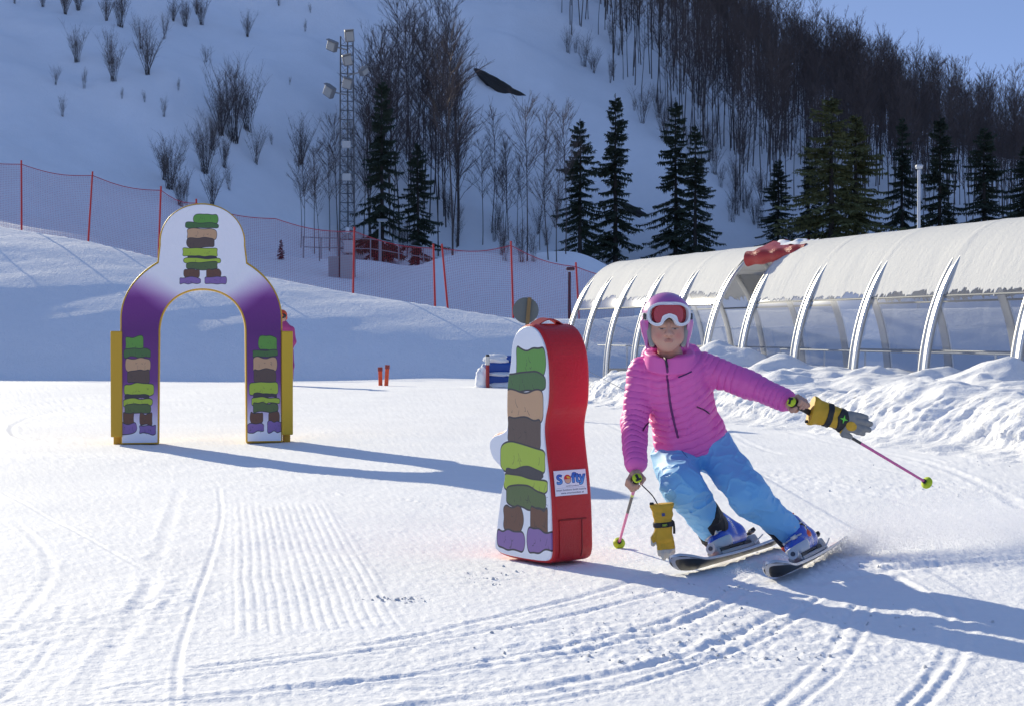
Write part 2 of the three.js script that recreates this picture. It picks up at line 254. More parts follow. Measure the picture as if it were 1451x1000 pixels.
// ---------------------------------------------------------------- snow bank along the tunnel
const bankA = new THREE.Vector2(4.49, 13.6), bankDir = new THREE.Vector2(-0.30, 0.954).normalize(), bankN = new THREE.Vector2(bankDir.y, -bankDir.x);   // bankN points right, toward the tunnel
const bankLumps = [[10.6, 2.0, 0.42, 0.5, 0.5], [10.1, 2.3, 0.2, 0.25, 0.4], [8.2, 1.8, 0.22, 0.3, 0.4], [6.9, 1.9, 0.1, 0.4, 0.4], [5.6, 2.0, 0.12, 0.25, 0.4], [4.6, 2.0, 0.16, 0.2, 0.4], [3.1, 1.9, 0.3, 0.45, 0.5], [1.6, 2.0, 0.2, 0.3, 0.4], [0.4, 1.8, 0.22, 0.5, 0.5], [-1.5, 1.8, 0.2, 0.6, 0.5], [13.5, 1.6, 0.12, 0.6, 0.5], [12.4, 2.0, 0.1, 0.3, 0.5], [15.5, 1.8, 0.15, 0.8, 0.6]];
{
  const prof = [[-0.7, -0.06], [-0.35, 0.0], [-0.12, 0.03], [0.0, 0.07], [0.1, 0.2], [0.22, 0.33], [0.42, 0.42], [0.8, 0.47], [1.4, 0.50], [2.0, 0.52], [2.6, 0.50], [3.6, 0.42], [4.6, 0.3], [6, 0.1]];
  const S0 = -7, S1 = 17;
  const f = (s, q) => {
    const off = 0.22 * fbm2(s * 0.5, 3, 3) + 0.10 * fbm2(s * 1.9, 8, 2);
    let h = pw(prof, q); const grow = smooth(-0.1, 0.6, q);
    h *= (1 + 0.16 * fbm2(s * 0.8, 21, 2)) * (1 - 0.75 * smooth(11, 16, s));
    for (const [ls, lq, lh, a, b] of bankLumps) { const u = (s - ls) / a, v = (q - lq) / b; h += lh * 0.8 * Math.exp(-u * u - v * v); }
    h += grow * (0.13 * fbm2(s * 1.3, q * 1.6, 3)) + smooth(-0.7, 0, q) * 0.02 * noise2(s * 6, q * 6);
    return [q + off + 2.2 * smooth(10.5, 17, s) , h * 1.08];
  };
  const nq = 130, ns = 820;
  const g = gridGeo(ns, nq, (u, v) => {
    const s = lerp(S0, S1, u); const qv = v < 0.6 ? lerp(-0.7, 0.9, v / 0.6) : lerp(0.9, 6, Math.pow((v - 0.6) / 0.4, 1.4));
    let [q, h] = f(s, qv);
    const face = Math.exp(-Math.pow((qv - 0.22) / 0.35, 2));
    const n = fbm2(s * 2.6 + 0.7 * h, h * 3.5 + 5, 4), chunk = Math.max(0, noise2(s * 5.5, h * 7 + 2)) * 0.05 + 0.02 * noise2(s * 15, h * 9 + qv * 6) + 0.018 * noise2(s * 34, h * 26 + qv * 18);
    q -= face * (0.11 * n + chunk); h += (0.012 + 0.02 * smooth(0.2, 1.2, qv)) * fbm2(s * 2.2, qv * 2.2, 2) + 0.05 * Math.pow(Math.max(0, noise2(s * 3.1 + 7, qv * 4.2)), 2) + 0.016 * Math.pow(Math.max(0, noise2(s * 11, qv * 13)), 2) + 0.003 * noise2(s * 31, qv * 31);
    const x = bankA.x + bankDir.x * s + bankN.x * q, d = bankA.y + bankDir.y * s + bankN.y * q;
    return [x, h, -d, s, qv + h];
  });
  structure('snow_bank', g, std(0xffffff, 0.85, { map: snowTint, bumpMap: snowBump, bumpScale: 0.012 }));
}
// ---------------------------------------------------------------- conveyor tunnels
const metalMat = new THREE.MeshStandardMaterial({ color: lin(0.72, 0.72, 0.71), metalness: 0.8, roughness: 0.38 });
const glazing = new THREE.MeshPhysicalMaterial({ color: lin(0.72, 0.74, 0.78), transmission: 1, thickness: 0, roughness: 0.05, ior: 1.75, side: THREE.DoubleSide });
const TW = 1.36, TC = 0.2, TB = 2.32, tunA = new THREE.Vector2(4.505, 26.35), tunDir = new THREE.Vector2(0.32, -0.947).normalize(), tunN = new THREE.Vector2(0.947, 0.32).normalize();
function tunPoint(t, th, off = 0) {   // th 0 = near side foot, pi = far side foot
  const u = -(TW + off) * Math.cos(th), y = TC + (TB + off) * Math.sin(th);
  const x = tunA.x + tunDir.x * t + tunN.x * u, d = tunA.y + tunDir.y * t + tunN.y * u; return [x, y, -d];
}
function tunnel(label, ts, seed, coverLow) {
  const o = thing('conveyor_tunnel', label, 'tunnel', [tunA.x + tunDir.x * ts[0], 0, -(tunA.y + tunDir.y * ts[0])], 'conveyor tunnels');
  const off = o.position;
  const local = (p) => [p[0] - off.x, p[1] - off.y, p[2] - off.z];
  for (const t of ts) {   // hoops: channel with two raised lips
    const section = [[-0.088, -0.012], [-0.088, 0.04], [-0.056, 0.046], [-0.05, 0.03], [0.05, 0.03], [0.056, 0.046], [0.088, 0.04], [0.088, -0.012], [-0.088, -0.012]];
    const g = gridGeo(110, section.length - 1, (u, v, i, j) => [...local(tunPoint(t + section[j][0], lerp(-0.06, Math.PI + 0.06, u), section[j][1])), u * 3, section[j][0]]);
    part('hoop', g, metalMat, o);
  }
  const r = rng(seed);
  for (let b = 0; b + 1 < ts.length; b++) {
    const t0 = ts[b] + 0.04, t1 = ts[b + 1] - 0.04;
    for (const [a0, a1] of [[-0.04, 0.62], [0.625, Math.PI - 0.625], [Math.PI - 0.62, Math.PI + 0.04]])
      part('clear_panel', gridGeo(6, 18, (u, v) => { const w = 0.006 * Math.sin(u * Math.PI); return [...local(tunPoint(lerp(t0, t1, u), lerp(a0, a1, v), w)), u, v]; }), glazing, o);
  }
  const T0 = ts[0] - 0.02, T1 = ts[ts.length - 1] + 0.02, len = T1 - T0;
  for (const a of [0.625, Math.PI - 0.625]) {   // long rails that carry the panels
    const g = gridGeo(2, 4, (u, v, i, j) => { const c = [[0.005, -0.01], [0.005, 0.01], [-0.005, 0.01], [-0.005, -0.01], [0.005, -0.01]][j]; return [...local(tunPoint(lerp(T0, T1, u), a + c[0], c[1])), 0, 0]; });
    part('long_rail', g, std(lin(0.2, 0.21, 0.22), 0.6), o);
  }
  // snow lying on the roof with a ragged melting edge
  const nu = Math.round(len / 0.016), nv = 46;
  const edge = (t, k) => { const q = t * 6 + k * 50; return coverLow + 0.02 * fbm2(q * 0.3, seed, 2) + 0.025 * Math.max(0, noise2(t * 5, seed + 7)); };
  const drip = (t, k) => Math.max(0, noise2(t * 17 + seed, k * 9)) * 0.035 + Math.max(0, noise2(t * 41 + seed, k * 5 + 2)) * 0.028;
  const sg = gridGeo(nu, nv, (u, v) => {
    const t = lerp(T0, T1, u), eN = edge(t, 0), eF = Math.PI - edge(t, 1), w = clamp((v * (nv) - 1) / (nv - 2), 0, 1);
    const th = lerp(eN, eF, w < 0.2 ? w * w * 2.5 + w * 0.0 + 0.0 : w > 0.8 ? 1 - (1 - w) * (1 - w) * 2.5 : lerp(0.1, 0.9, (w - 0.2) / 0.6)) - drip(t, 0) * (1 - smooth(0, 0.07, w)) + drip(t, 1) * smooth(0.93, 1, w);
    const up = smooth(eN, eN + 0.42, th) * smooth(Math.PI - eF, Math.PI - eF + 0.42, Math.PI - th);
    let thick = 0.008 + 0.05 * up + 0.005 * fbm2(t * 3, th * 4, 3) + 0.001 * noise2(t * 22, th * 9);
    let m = 9; for (const q of ts) m = Math.min(m, Math.abs(t - q)); thick += 0.006 * Math.exp(-m * m / 0.01) * up - 0.004 * Math.exp(-Math.pow((m - 0.1) / 0.03, 2)) * (0.4 + 0.6 * noise2(t * 3, th * 6));
    if (v === 0 || v === 1) thick = 0.001;
    return [...local(tunPoint(t, th, thick)), t, th * 1.8];
  });
  part('snow_cover', sg, std(lin(0.60, 0.60, 0.595), 0.85, { bumpMap: snowBump, bumpScale: 0.006 }), o);
  // the belt inside and its side rails
  const mid = (t, u, y) => { const x = tunA.x + tunDir.x * t + tunN.x * u, d = tunA.y + tunDir.y * t + tunN.y * u; return new THREE.Vector3(x - off.x, y, -d - off.z); };
  const deck = gridGeo(2, 4, (u, v, i, j) => { const c = [[-0.4, 0.1], [-0.4, 0.34], [0.4, 0.34], [0.4, 0.1], [-0.4, 0.1]][j], p = mid(lerp(T0, T1, u), c[0], c[1]); return [p.x, p.y, p.z, 0, 0]; }).toNonIndexed(); deck.computeVertexNormals();
  part('conveyor_belt', deck, std(lin(0.09, 0.09, 0.1), 0.8), o);
  for (const s of [-1, 1]) part('side_rail', bar(mid(T0, s * 0.62, 0.82), mid(T1, s * 0.62, 0.82), 0.014, 0.014, 8), std(lin(0.45, 0.46, 0.47), 0.5), o);
  for (const s of [-1, 1]) for (const t of ts) part('rail_post', bar(mid(t + 0.5, s * 0.62, 0.2), mid(t + 0.5, s * 0.62, 0.81), 0.016, 0.016, 6), metalMat, o);
  return o;
}
tunnel('longer snow covered conveyor tunnel with clear sides, above the skier\'s outstretched arm', [1.28, 3.0, 4.68, 6.39, 8.26, 10.05, 11.8, 13.5], 11, 0.66);
tunnel('shorter snow covered conveyor tunnel with clear sides, directly behind the pink helmet', [-6.6, -5.57, -4.33, -3.0, -1.53, 0], 23, 0.74);
{
  const o = thing('rolled_tarpaulin', 'rolled red tarpaulin lying over the gap between the two tunnels', 'tarpaulin', tunPoint(0.25, 1.5, 0.05));
  const off = o.position, redVinyl = new THREE.MeshPhysicalMaterial({ color: lin(0.42, 0.025, 0.02), roughness: 0.38, clearcoat: 0.3, clearcoatRoughness: 0.3, bumpMap: snowBump, bumpScale: 0.01 });
  const L = (t, th, f) => new THREE.Vector3(...tunPoint(t, th, f)).sub(off);
  const roll = (t0, a0, t1, a1, r, f, seed) => { const pts = []; for (let i = 0; i <= 8; i++) pts.push(L(lerp(t0, t1, i / 8), lerp(a0, a1, i / 8), f + 0.01 * Math.sin(i * 2.1 + seed))); const g = new THREE.TubeGeometry(new THREE.CatmullRomCurve3(pts), 40, r, 14, false); const p = g.attributes.position; for (let i = 0; i < p.count; i++) { const n = 1 + 0; p.setXYZ(i, p.getX(i) + 0.018 * noise3(p.getX(i) * 9, p.getY(i) * 9, seed), p.getY(i) + 0.018 * noise3(p.getX(i) * 9, p.getZ(i) * 9, seed + 5), p.getZ(i) + 0.012 * noise3(p.getY(i) * 9, p.getZ(i) * 9, seed + 9)); } g.computeVertexNormals(); return g; };
  const straight = (a, b, r, seed) => { const g = new THREE.CylinderGeometry(r, r, a.distanceTo(b), 20, 26, false), p = g.attributes.position; for (let i = 0; i < p.count; i++) { const n = 1 + 0.16 * noise3(p.getX(i) * 6 / r * 0.1, p.getY(i) * 5, p.getZ(i) * 6 / r * 0.1 + seed) + 0.08 * Math.sin(p.getY(i) * 21 + seed); p.setX(i, p.getX(i) * n); p.setZ(i, p.getZ(i) * n); } g.computeVertexNormals(); g.applyQuaternion(new THREE.Quaternion().setFromUnitVectors(new THREE.Vector3(0, 1, 0), b.clone().sub(a).normalize())); const m = a.clone().add(b).multiplyScalar(0.5).sub(off); return g.translate(m.x, m.y, m.z); };
  const a1 = P(1060, 367, 25.3), b1 = P(1144, 355, 24.6), a2 = P(1096, 348, 25.6), b2 = P(1178, 347, 25.0), dir1 = b1.clone().sub(a1).normalize();
  part('roll', straight(a1, b1, 0.115, 1), redVinyl, o); part('roll', straight(a2, b2, 0.06, 4), redVinyl, o);
  part('dark_open_end', bar(b1.clone().sub(off), b1.clone().addScaledVector(dir1, 0.012).sub(off), 0.075, 0.075, 14), std(lin(0.05, 0.01, 0.01), 0.8), o);  // dark disc painted for the shade inside the open end
  part('loose_end', gridGeo(16, 5, (u, v) => { const p = a1.clone().lerp(b1, u).lerp(a2.clone().lerp(b2, u * 0.8), v).add(new THREE.Vector3(0, 0.075 + 0.03 * noise2(u * 7, v * 3), 0)).sub(off); return [p.x, p.y, p.z, u, v]; }), redVinyl, o);
  part('snow_cap', gridGeo(20, 5, (u, v) => { const p = a1.clone().lerp(b1, 0.15 + 0.8 * u).lerp(a2.clone().lerp(b2, 0.1 + u * 0.7), 0.4 + v * 0.6).add(new THREE.Vector3(0, 0.085 + 0.03 * Math.sin(v * Math.PI) * Math.sin(u * Math.PI) + 0.025 * noise2(u * 9, v * 4 + 3), 0)).sub(off); return [p.x, p.y, p.z, u, v]; }), snowSoft, o);
}
// ---------------------------------------------------------------- printed foam figures: the prints are plain colour patches
const patchCols = { cap: '#5f9a3c', trim: '#47703a', skin: '#c9a07a', brown: '#5d4a42', lime: '#a9c23c', olive: '#566b3b', boot: '#6b4634', violet: '#8a6aa8', dark: '#3b3840' };
function blob(c, col, pts) { c.beginPath(); const n = pts.length; for (let i = 0; i < n; i++) { const a = pts[i], b = pts[(i + 1) % n], m = [(a[0] + b[0]) / 2, (a[1] + b[1]) / 2]; i ? 0 : c.moveTo((pts[n - 1][0] + a[0]) / 2, (pts[n - 1][1] + a[1]) / 2); c.quadraticCurveTo(a[0], a[1], m[0], m[1]); } c.closePath(); c.fillStyle = col; c.fill(); c.strokeStyle = '#35323a'; c.lineWidth = 0.008; c.stroke(); }
function colourStack(c, x, y, w, h, flip = 1, seed = 41) {   // a plain stack of colour patches, no figure
  c.save(); c.translate(x, y); c.scale(w * flip, h); c.lineJoin = 'round';
  const K = patchCols, q = (a) => a;
  const rr = rng(seed), band = (y0, y1, wl, wr, col) => { const pts = [], n = 5; for (let i = 0; i <= n; i++) pts.push([lerp(-wl, wr, i / n), y0 + (rr() - 0.5) * 0.035]); pts.push([wr + (rr() - 0.4) * 0.08, (y0 + y1) / 2]); for (let i = n; i >= 0; i--) pts.push([lerp(-wl, wr, i / n), y1 + (rr() - 0.5) * 0.035]); pts.push([-wl - (rr() - 0.4) * 0.08, (y0 + y1) / 2]); blob(c, col, pts); c.lineWidth = 0.004; c.strokeStyle = 'rgba(40,36,44,0.55)'; for (let i = 0; i < 5; i++) { const xx = lerp(-wl, wr, 0.12 + 0.76 * rr()), yy = lerp(y0, y1, 0.25 + 0.4 * rr()); c.beginPath(); c.moveTo(xx, yy); c.quadraticCurveTo(xx + 0.05 * (rr() - 0.3), yy + 0.02, xx + 0.09 * (rr() - 0.5), yy + 0.045 * rr()); c.stroke(); } };
  band(0.05, 0.19, 0.16, 0.34, K.cap); band(0.17, 0.25, 0.36, 0.36, K.trim); band(0.25, 0.39, 0.34, 0.32, K.skin); band(0.37, 0.5, 0.32, 0.28, K.brown); band(0.5, 0.62, 0.44, 0.36, K.lime); band(0.61, 0.645, 0.33, 0.33, K.dark); band(0.64, 0.71, 0.38, 0.4, K.lime); band(0.7, 0.79, 0.34, 0.36, K.olive); band(0.79, 0.9, 0.4, -0.06, K.boot); band(0.78, 0.9, -0.1, 0.4, K.boot); band(0.9, 0.985, 0.5, -0.03, K.violet); band(0.88, 0.98, -0.06, 0.54, K.violet);
  c.restore();
}
{
  // arch: outline in metres, measured at the front face
  const D = 15.3, k = D / FPX, X = (px) => (px - 287) * k, Y = (py) => (629 - py) * k;
  const base = G(287, 629); const bx = (287 - 725.5) / FPX * D;
  const o = thing('gateway_arch', 'tall padded archway with purple and white print and yellow side boards', 'arch', [bx, 0, -D]); o.rotation.y = 0.2;
  const outer = (s, e = 0) => { // e: inset
    const S = new THREE.Shape(); const x = (px) => X(px), m = e;
    S.moveTo(X(174) + m, Y(629) + m);
    S.lineTo(X(174) + m, Y(455)); S.bezierCurveTo(X(174) + m, Y(425), X(190) + m, Y(395) - m, X(225) + m, Y(374) - m);
    S.lineTo(X(228) + m, Y(350)); S.bezierCurveTo(X(226) + m, Y(316), X(254), Y(291) - m, X(287), Y(291) - m);
    S.bezierCurveTo(X(320), Y(291) - m, X(348) - m, Y(316), X(346) - m, Y(350)); S.lineTo(X(349) - m, Y(374) - m);
    S.bezierCurveTo(X(384) - m, Y(395) - m, X(398) - m, Y(425), X(398) - m, Y(455)); S.lineTo(X(398) - m, Y(629) + m); S.lineTo(X(348) + m, Y(629) + m);
    S.lineTo(X(347) + m, Y(470)); S.bezierCurveTo(X(345) + m, Y(428) + m, X(315), Y(412) + m, X(287), Y(412) + m);
    S.bezierCurveTo(X(258), Y(412) + m, X(229) - m, Y(430) + m, X(227) - m, Y(470)); S.lineTo(X(225) - m, Y(629) + m); S.closePath(); return S;
  };
  const yel = std(lin(0.62, 0.36, 0.02), 0.5);
  const bodyG = new THREE.ExtrudeGeometry(outer(1), { depth: 0.2, bevelEnabled: true, bevelThickness: 0.012, bevelSize: 0.006, bevelSegments: 2, curveSegments: 24 }); bodyG.translate(0, 0.008, -0.215);
  part('foam_body', bodyG, yel, o);
  const W = 230 * k, Hh = 345 * k;
  const tex = canvasTex(1024, 1536, (c, w, h) => {
    const sx = w / W, sy = h / Hh; c.fillStyle = '#f3f1f6'; c.fillRect(0, 0, w, h);
    const grad = c.createLinearGradient(0, (383 - 291) * k * sy, 0, h); grad.addColorStop(0, 'rgba(120,40,130,0)'); grad.addColorStop(0.16, 'rgba(116,38,128,1)'); grad.addColorStop(0.34, 'rgba(96,26,112,1)'); grad.addColorStop(0.62, 'rgba(110,50,130,1)'); grad.addColorStop(0.8, 'rgba(150,110,170,0.4)'); grad.addColorStop(0.9, 'rgba(200,190,215,0)'); c.fillStyle = grad; c.fillRect(0, 0, w, h);
    const rg = c.createRadialGradient(w / 2, (345 - 291) * k * sy, w * 0.16, w / 2, (345 - 291) * k * sy, w * 0.50); rg.addColorStop(0, 'rgba(244,242,247,1)'); rg.addColorStop(0.5, 'rgba(243,241,246,0.95)'); rg.addColorStop(1, 'rgba(243,241,246,0)'); c.fillStyle = rg; c.fillRect(0, 0, w, h * 0.5);
    c.save(); c.scale(sx, sy);
    colourStack(c, 286 * k - 172 * k, 8 * k, 62 * k, 106 * k);
    colourStack(c, 197 * k - 172 * k, 180 * k, 50 * k, 145 * k, -1, 52);
    colourStack(c, 374 * k - 172 * k, 180 * k, 50 * k, 145 * k, 1, 63);
    c.restore();
    for (let i = 0; i < 40; i++) { c.strokeStyle = 'rgba(90,80,110,0.10)'; c.lineWidth = 2; c.beginPath(); const x = R0() * w, y = R0() * h; c.moveTo(x, y); c.lineTo(x + 60 * (R0() - 0.5), y + 90 * (R0() - 0.5)); c.stroke(); }
  });
  const face = new THREE.ExtrudeGeometry(outer(1, 0.012), { depth: 0.006, bevelEnabled: true, bevelThickness: 0.004, bevelSize: 0.003, bevelSegments: 1, curveSegments: 24 }); face.translate(0, 0.008, -0.001);
  { const p = face.attributes.position, uv = face.attributes.uv; for (let i = 0; i < p.count; i++) uv.setXY(i, (p.getX(i) - X(172)) / W, p.getY(i) / (338 * k) * (338 / 345) + (345 - 338) / 345); }
  part('printed_cover', face, new THREE.MeshPhysicalMaterial({ map: tex, roughness: 0.42, clearcoat: 0.15, bumpMap: snowBump, bumpScale: 0.002 }), o);
  part('side_board', box(0.11, 148 * k, 0.3, X(168), Y(618) + 74 * k, -0.12, 0.01), yel, o);
  part('side_board', box(0.11, 148 * k, 0.3, X(405.5), Y(618) + 74 * k, -0.12, 0.01), std(lin(0.66, 0.42, 0.02), 0.5), o);
  for (const s of [168, 405.5]) part('side_foot', box(0.07, Y(618) + 0.03, 0.12, X(s), Y(618) / 2 - 0.005, -0.14, 0.01), yel, o);
}
{
  // the red foam figure by the skier
  const TH = 51 * Math.PI / 180, S = 2200 / 7.42, cs = Math.cos(TH);
  const o = thing('foam_slalom_marker', 'waisted red foam block with a white printed front, left of the skier', 'foam marker', P(744, 795, 7.42).toArray());
  o.position.y = 0.0; o.rotation.y = -TH; o.rotation.z = 0.0;
  const raw = [[60, 918], [50, 895], [55, 850], [62, 790], [72, 715], [84, 655], [72, 630], [48, 605], [34, 575], [32, 540], [48, 515], [80, 500], [94, 480], [92, 430], [94, 340], [104, 270], [110, 205], [124, 163], [150, 140], [180, 138], [206, 162], [225, 210], [234, 270], [236, 345], [233, 400], [225, 445], [222, 490], [228, 560], [238, 650], [244, 740], [247, 850], [246, 895], [236, 920], [200, 929], [100, 929]];
  const pts = raw.map(([x, y]) => new THREE.Vector2((680 + x / 2.38 - 744) / (S * cs), (791 - (400 + y / 2.38)) / S));
  const curve = new THREE.CatmullRomCurve3(pts.map(p => new THREE.Vector3(p.x, p.y, 0)), true, 'catmullrom', 0.5);
  const outl = curve.getPoints(140).map(p => new THREE.Vector2(p.x, p.y));
  const shape = new THREE.Shape(outl);
  const red = new THREE.MeshPhysicalMaterial({ color: lin(0.52, 0.010, 0.012), roughness: 0.42, clearcoat: 0.08, clearcoatRoughness: 0.35, bumpMap: snowBump, bumpScale: 0.0025 });
  const DEP = 0.205;
  const g = new THREE.ExtrudeGeometry(shape, { depth: DEP, bevelEnabled: true, bevelThickness: 0.02, bevelSize: 0.012, bevelOffset: -0.008, bevelSegments: 4, steps: 1 }); g.translate(0, 0.008, -DEP - 0.02);
  part('foam_body', g, red, o);
  const xs = outl.map(p => p.x), ys = outl.map(p => p.y), x0 = Math.min(...xs), x1 = Math.max(...xs), y0 = Math.min(...ys), y1 = Math.max(...ys);
  const tex = canvasTex(512, 1400, (c, w, h) => {
    c.fillStyle = '#eef0f6'; c.fillRect(0, 0, w, h); c.save(); c.scale(w / (x1 - x0), h / (y1 - y0));
    colourStack(c, (0.0 - x0) + 0.01, 0.05, 0.42, (y1 - y0) - 0.09, 1, 74);
    c.restore(); c.strokeStyle = 'rgba(70,70,90,0.5)'; c.lineWidth = 3; for (const q of [[0.86, 0.7, 0.9, 0.66], [0.88, 0.72, 0.93, 0.71], [0.9, 0.74, 0.93, 0.75]]) { c.beginPath(); c.moveTo(q[0] * w, q[1] * h); c.lineTo(q[2] * w, q[3] * h); c.stroke(); }
  });
  const fs = new THREE.ExtrudeGeometry(shape, { depth: 0.004, bevelEnabled: true, bevelThickness: 0.004, bevelSize: 0.003, bevelOffset: -0.012, bevelSegments: 2 }); fs.translate(0, 0.008, 0.001);
  { const p = fs.attributes.position, uv = fs.attributes.uv; for (let i = 0; i < p.count; i++) uv.setXY(i, (p.getX(i) - x0) / (x1 - x0), (p.getY(i) - y0) / (y1 - y0)); }
  part('printed_cover', fs, new THREE.MeshPhysicalMaterial({ map: tex, roughness: 0.4, clearcoat: 0.2, bumpMap: snowBump, bumpScale: 0.001 }), o);
  // carrying strap on top
  const topP = (u) => { const p = outl.reduce((a, b) => Math.hypot(b.x - (0.02 + u), b.y - 1.2) < Math.hypot(a.x - (0.02 + u), a.y - 1.2) ? b : a); return p; };
  const sp = []; for (let i = 0; i <= 12; i++) { const t = i / 12, q = topP(0.0); sp.push(new THREE.Vector3(lerp(0.018, 0.05, 0.5), y1 + 0.014 + 0.028 * Math.sin(t * Math.PI), lerp(-0.03, -0.19, t))); }
  const strap = gridGeo(12, 4, (u, v, i, j) => { const c = [[-0.03, 0], [0.03, -0.006], [0.03, -0.012], [-0.03, -0.006], [-0.03, 0]][j], p = sp[i]; return [p.x + c[0], p.y + c[1], p.z, u, v]; }).toNonIndexed(); strap.computeVertexNormals();
  part('carrying_strap', strap, std(lin(0.34, 0.012, 0.014), 0.5), o);
  // side: printed plate and the bottom pocket flap
  const side = (y) => { let b = -9, bi = null; for (let i = 0; i < outl.length; i++) { const a = outl[i], c = outl[(i + 1) % outl.length]; if ((a.y - y) * (c.y - y) <= 0 && a.y !== c.y) { const x = lerp(a.x, c.x, (y - a.y) / (c.y - a.y)); if (x > b) b = x; } } return b; };
  const plate = (y0, y1, z0, z1, off) => gridGeo(2, 12, (u, v) => { const y = lerp(y0, y1, v); return [side(y) + 0.004 + off, y + 0.008, lerp(z0, z1, u), u, v]; });
  const lab = canvasTex(512, 352, (c, w, h) => {
    c.fillStyle = '#f2f4fa'; c.fillRect(0, 0, w, h); c.strokeStyle = '#c4c8d4'; c.lineWidth = 4; c.strokeRect(3, 3, w - 6, h - 6);
    c.font = 'bold 176px sans-serif'; c.textBaseline = 'alphabetic'; c.lineJoin = 'round';
    const word = (ch, x, y, s) => { c.save(); c.translate(x, y); c.scale(s, 1); c.strokeStyle = '#1c3f8f'; c.lineWidth = 16; c.strokeText(ch, 0, 0); const g = c.createLinearGradient(0, -130, 0, 30); g.addColorStop(0, '#2f62c4'); g.addColorStop(1, '#6ab4ee'); c.fillStyle = g; c.fillText(ch, 0, 0); c.restore(); };
    word('S', 34, 186, 1.05); word('f', 268, 176, 1.1); word('t', 330, 176, 1.1); word('y', 390, 168, 1.1);
    c.beginPath(); c.arc(214, 136, 50, 0, 7); c.fillStyle = '#e9b48f'; c.fill(); c.lineWidth = 7; c.strokeStyle = '#1c3f8f'; c.stroke();
    c.beginPath(); c.arc(210, 118, 56, Math.PI * 0.95, Math.PI * 2.02); c.closePath(); c.fillStyle = '#d92a2a'; c.fill(); c.beginPath(); c.ellipse(224, 100, 30, 15, 0.3, 0, 7); c.fillStyle = '#f2c12e'; c.fill();
    c.fillStyle = '#39405c'; c.font = 'bold 24px sans-serif'; c.fillText('outdoor products', 178, 228);
    c.fillRect(40, 242, w - 80, 2); c.font = 'bold 34px sans-serif'; c.fillText('Smart Outdoors GmbH Austria', 18, 286, w - 36); c.fillText('www.smartoutdoor.at', 92, 328);
  });
  part('maker_label', plate(0.322, 0.440, -0.010, -0.212, 0.006), std(0xffffff, 0.45, { map: lab }), o);
  part('pocket_flap', (() => { const q = gridGeo(10, 10, (u, v) => { const y = lerp(0.03, 0.205, v); return [side(y) + 0.0075, y + 0.008, lerp(-0.03, -0.165, u), u, v]; }); return q; })(), red, o);
  part('flap_seam', tube([[-0.03, 0.21], [-0.08, 0.211], [-0.14, 0.21], [-0.2, 0.209]].map(([z, y]) => new THREE.Vector3(side(y) + 0.005, y + 0.006, z)), 0.004, 10, 5), std(lin(0.25, 0.01, 0.01), 0.6), o);
  part('flap_seam', tube([0.205, 0.15, 0.1, 0.05, 0.03].map((y) => new THREE.Vector3(side(y) + 0.006, y + 0.006, -0.17)), 0.004, 10, 5), std(lin(0.25, 0.01, 0.01), 0.6), o);
}
console.log('foam done');
// ---------------------------------------------------------------- the skier
const skinCol = [0.60, 0.34, 0.25];
const skierBase = new THREE.Vector3(P(1060, 800, 7.35).x, 0, -7.35);
const skier = thing('person', 'skier in a pink quilted jacket and light blue trousers leaning into a turn', 'person', skierBase.toArray());
const J = {
  head: P(945, 458, 7.18), neck: P(950, 508, 7.27), chest: P(957, 545, 7.33), hem: P(977, 622, 7.42), pelvis: P(981, 632, 7.44),
  rs: P(910, 526, 7.33), re: P(899, 600, 7.28), rw: P(901, 655, 7.12), ls: P(996, 520, 7.33), le: P(1060, 544, 7.27), lw: P(1112, 566, 7.16),
  rh: P(954, 648, 7.45), rk: P(968, 690, 7.18), ra: P(1015, 756, 7.44), lh: P(1012, 636, 7.42), lk: P(1063, 702, 7.14), la: P(1126, 762, 7.28),
};
// skis first: their frames carry the boots
function skiFrame(boot, heading, roll) {
  const f = new THREE.Vector3(-Math.sin(heading), 0, Math.cos(heading)), r = new THREE.Vector3(Math.cos(heading), 0, Math.sin(heading));
  const u = new THREE.Vector3(0, Math.cos(roll), 0).addScaledVector(r, -Math.sin(roll)), rr = new THREE.Vector3().crossVectors(u, f).normalize();
  return new THREE.Matrix4().makeBasis(rr, u, f).setPosition(boot);   // x = skier's left, y = out of the top sheet, z = forward
}
const skiMats = { base: std(lin(0.018, 0.018, 0.02), 0.35), rim: std(lin(0.5, 0.5, 0.52), 0.4), top: std(lin(0.62, 0.63, 0.66), 0.35), edge: new THREE.MeshStandardMaterial({ color: lin(0.6, 0.6, 0.62), metalness: 0.8, roughness: 0.3 }) };
const chrome = new THREE.MeshStandardMaterial({ color: lin(0.5, 0.51, 0.53), metalness: 0.7, roughness: 0.35 });
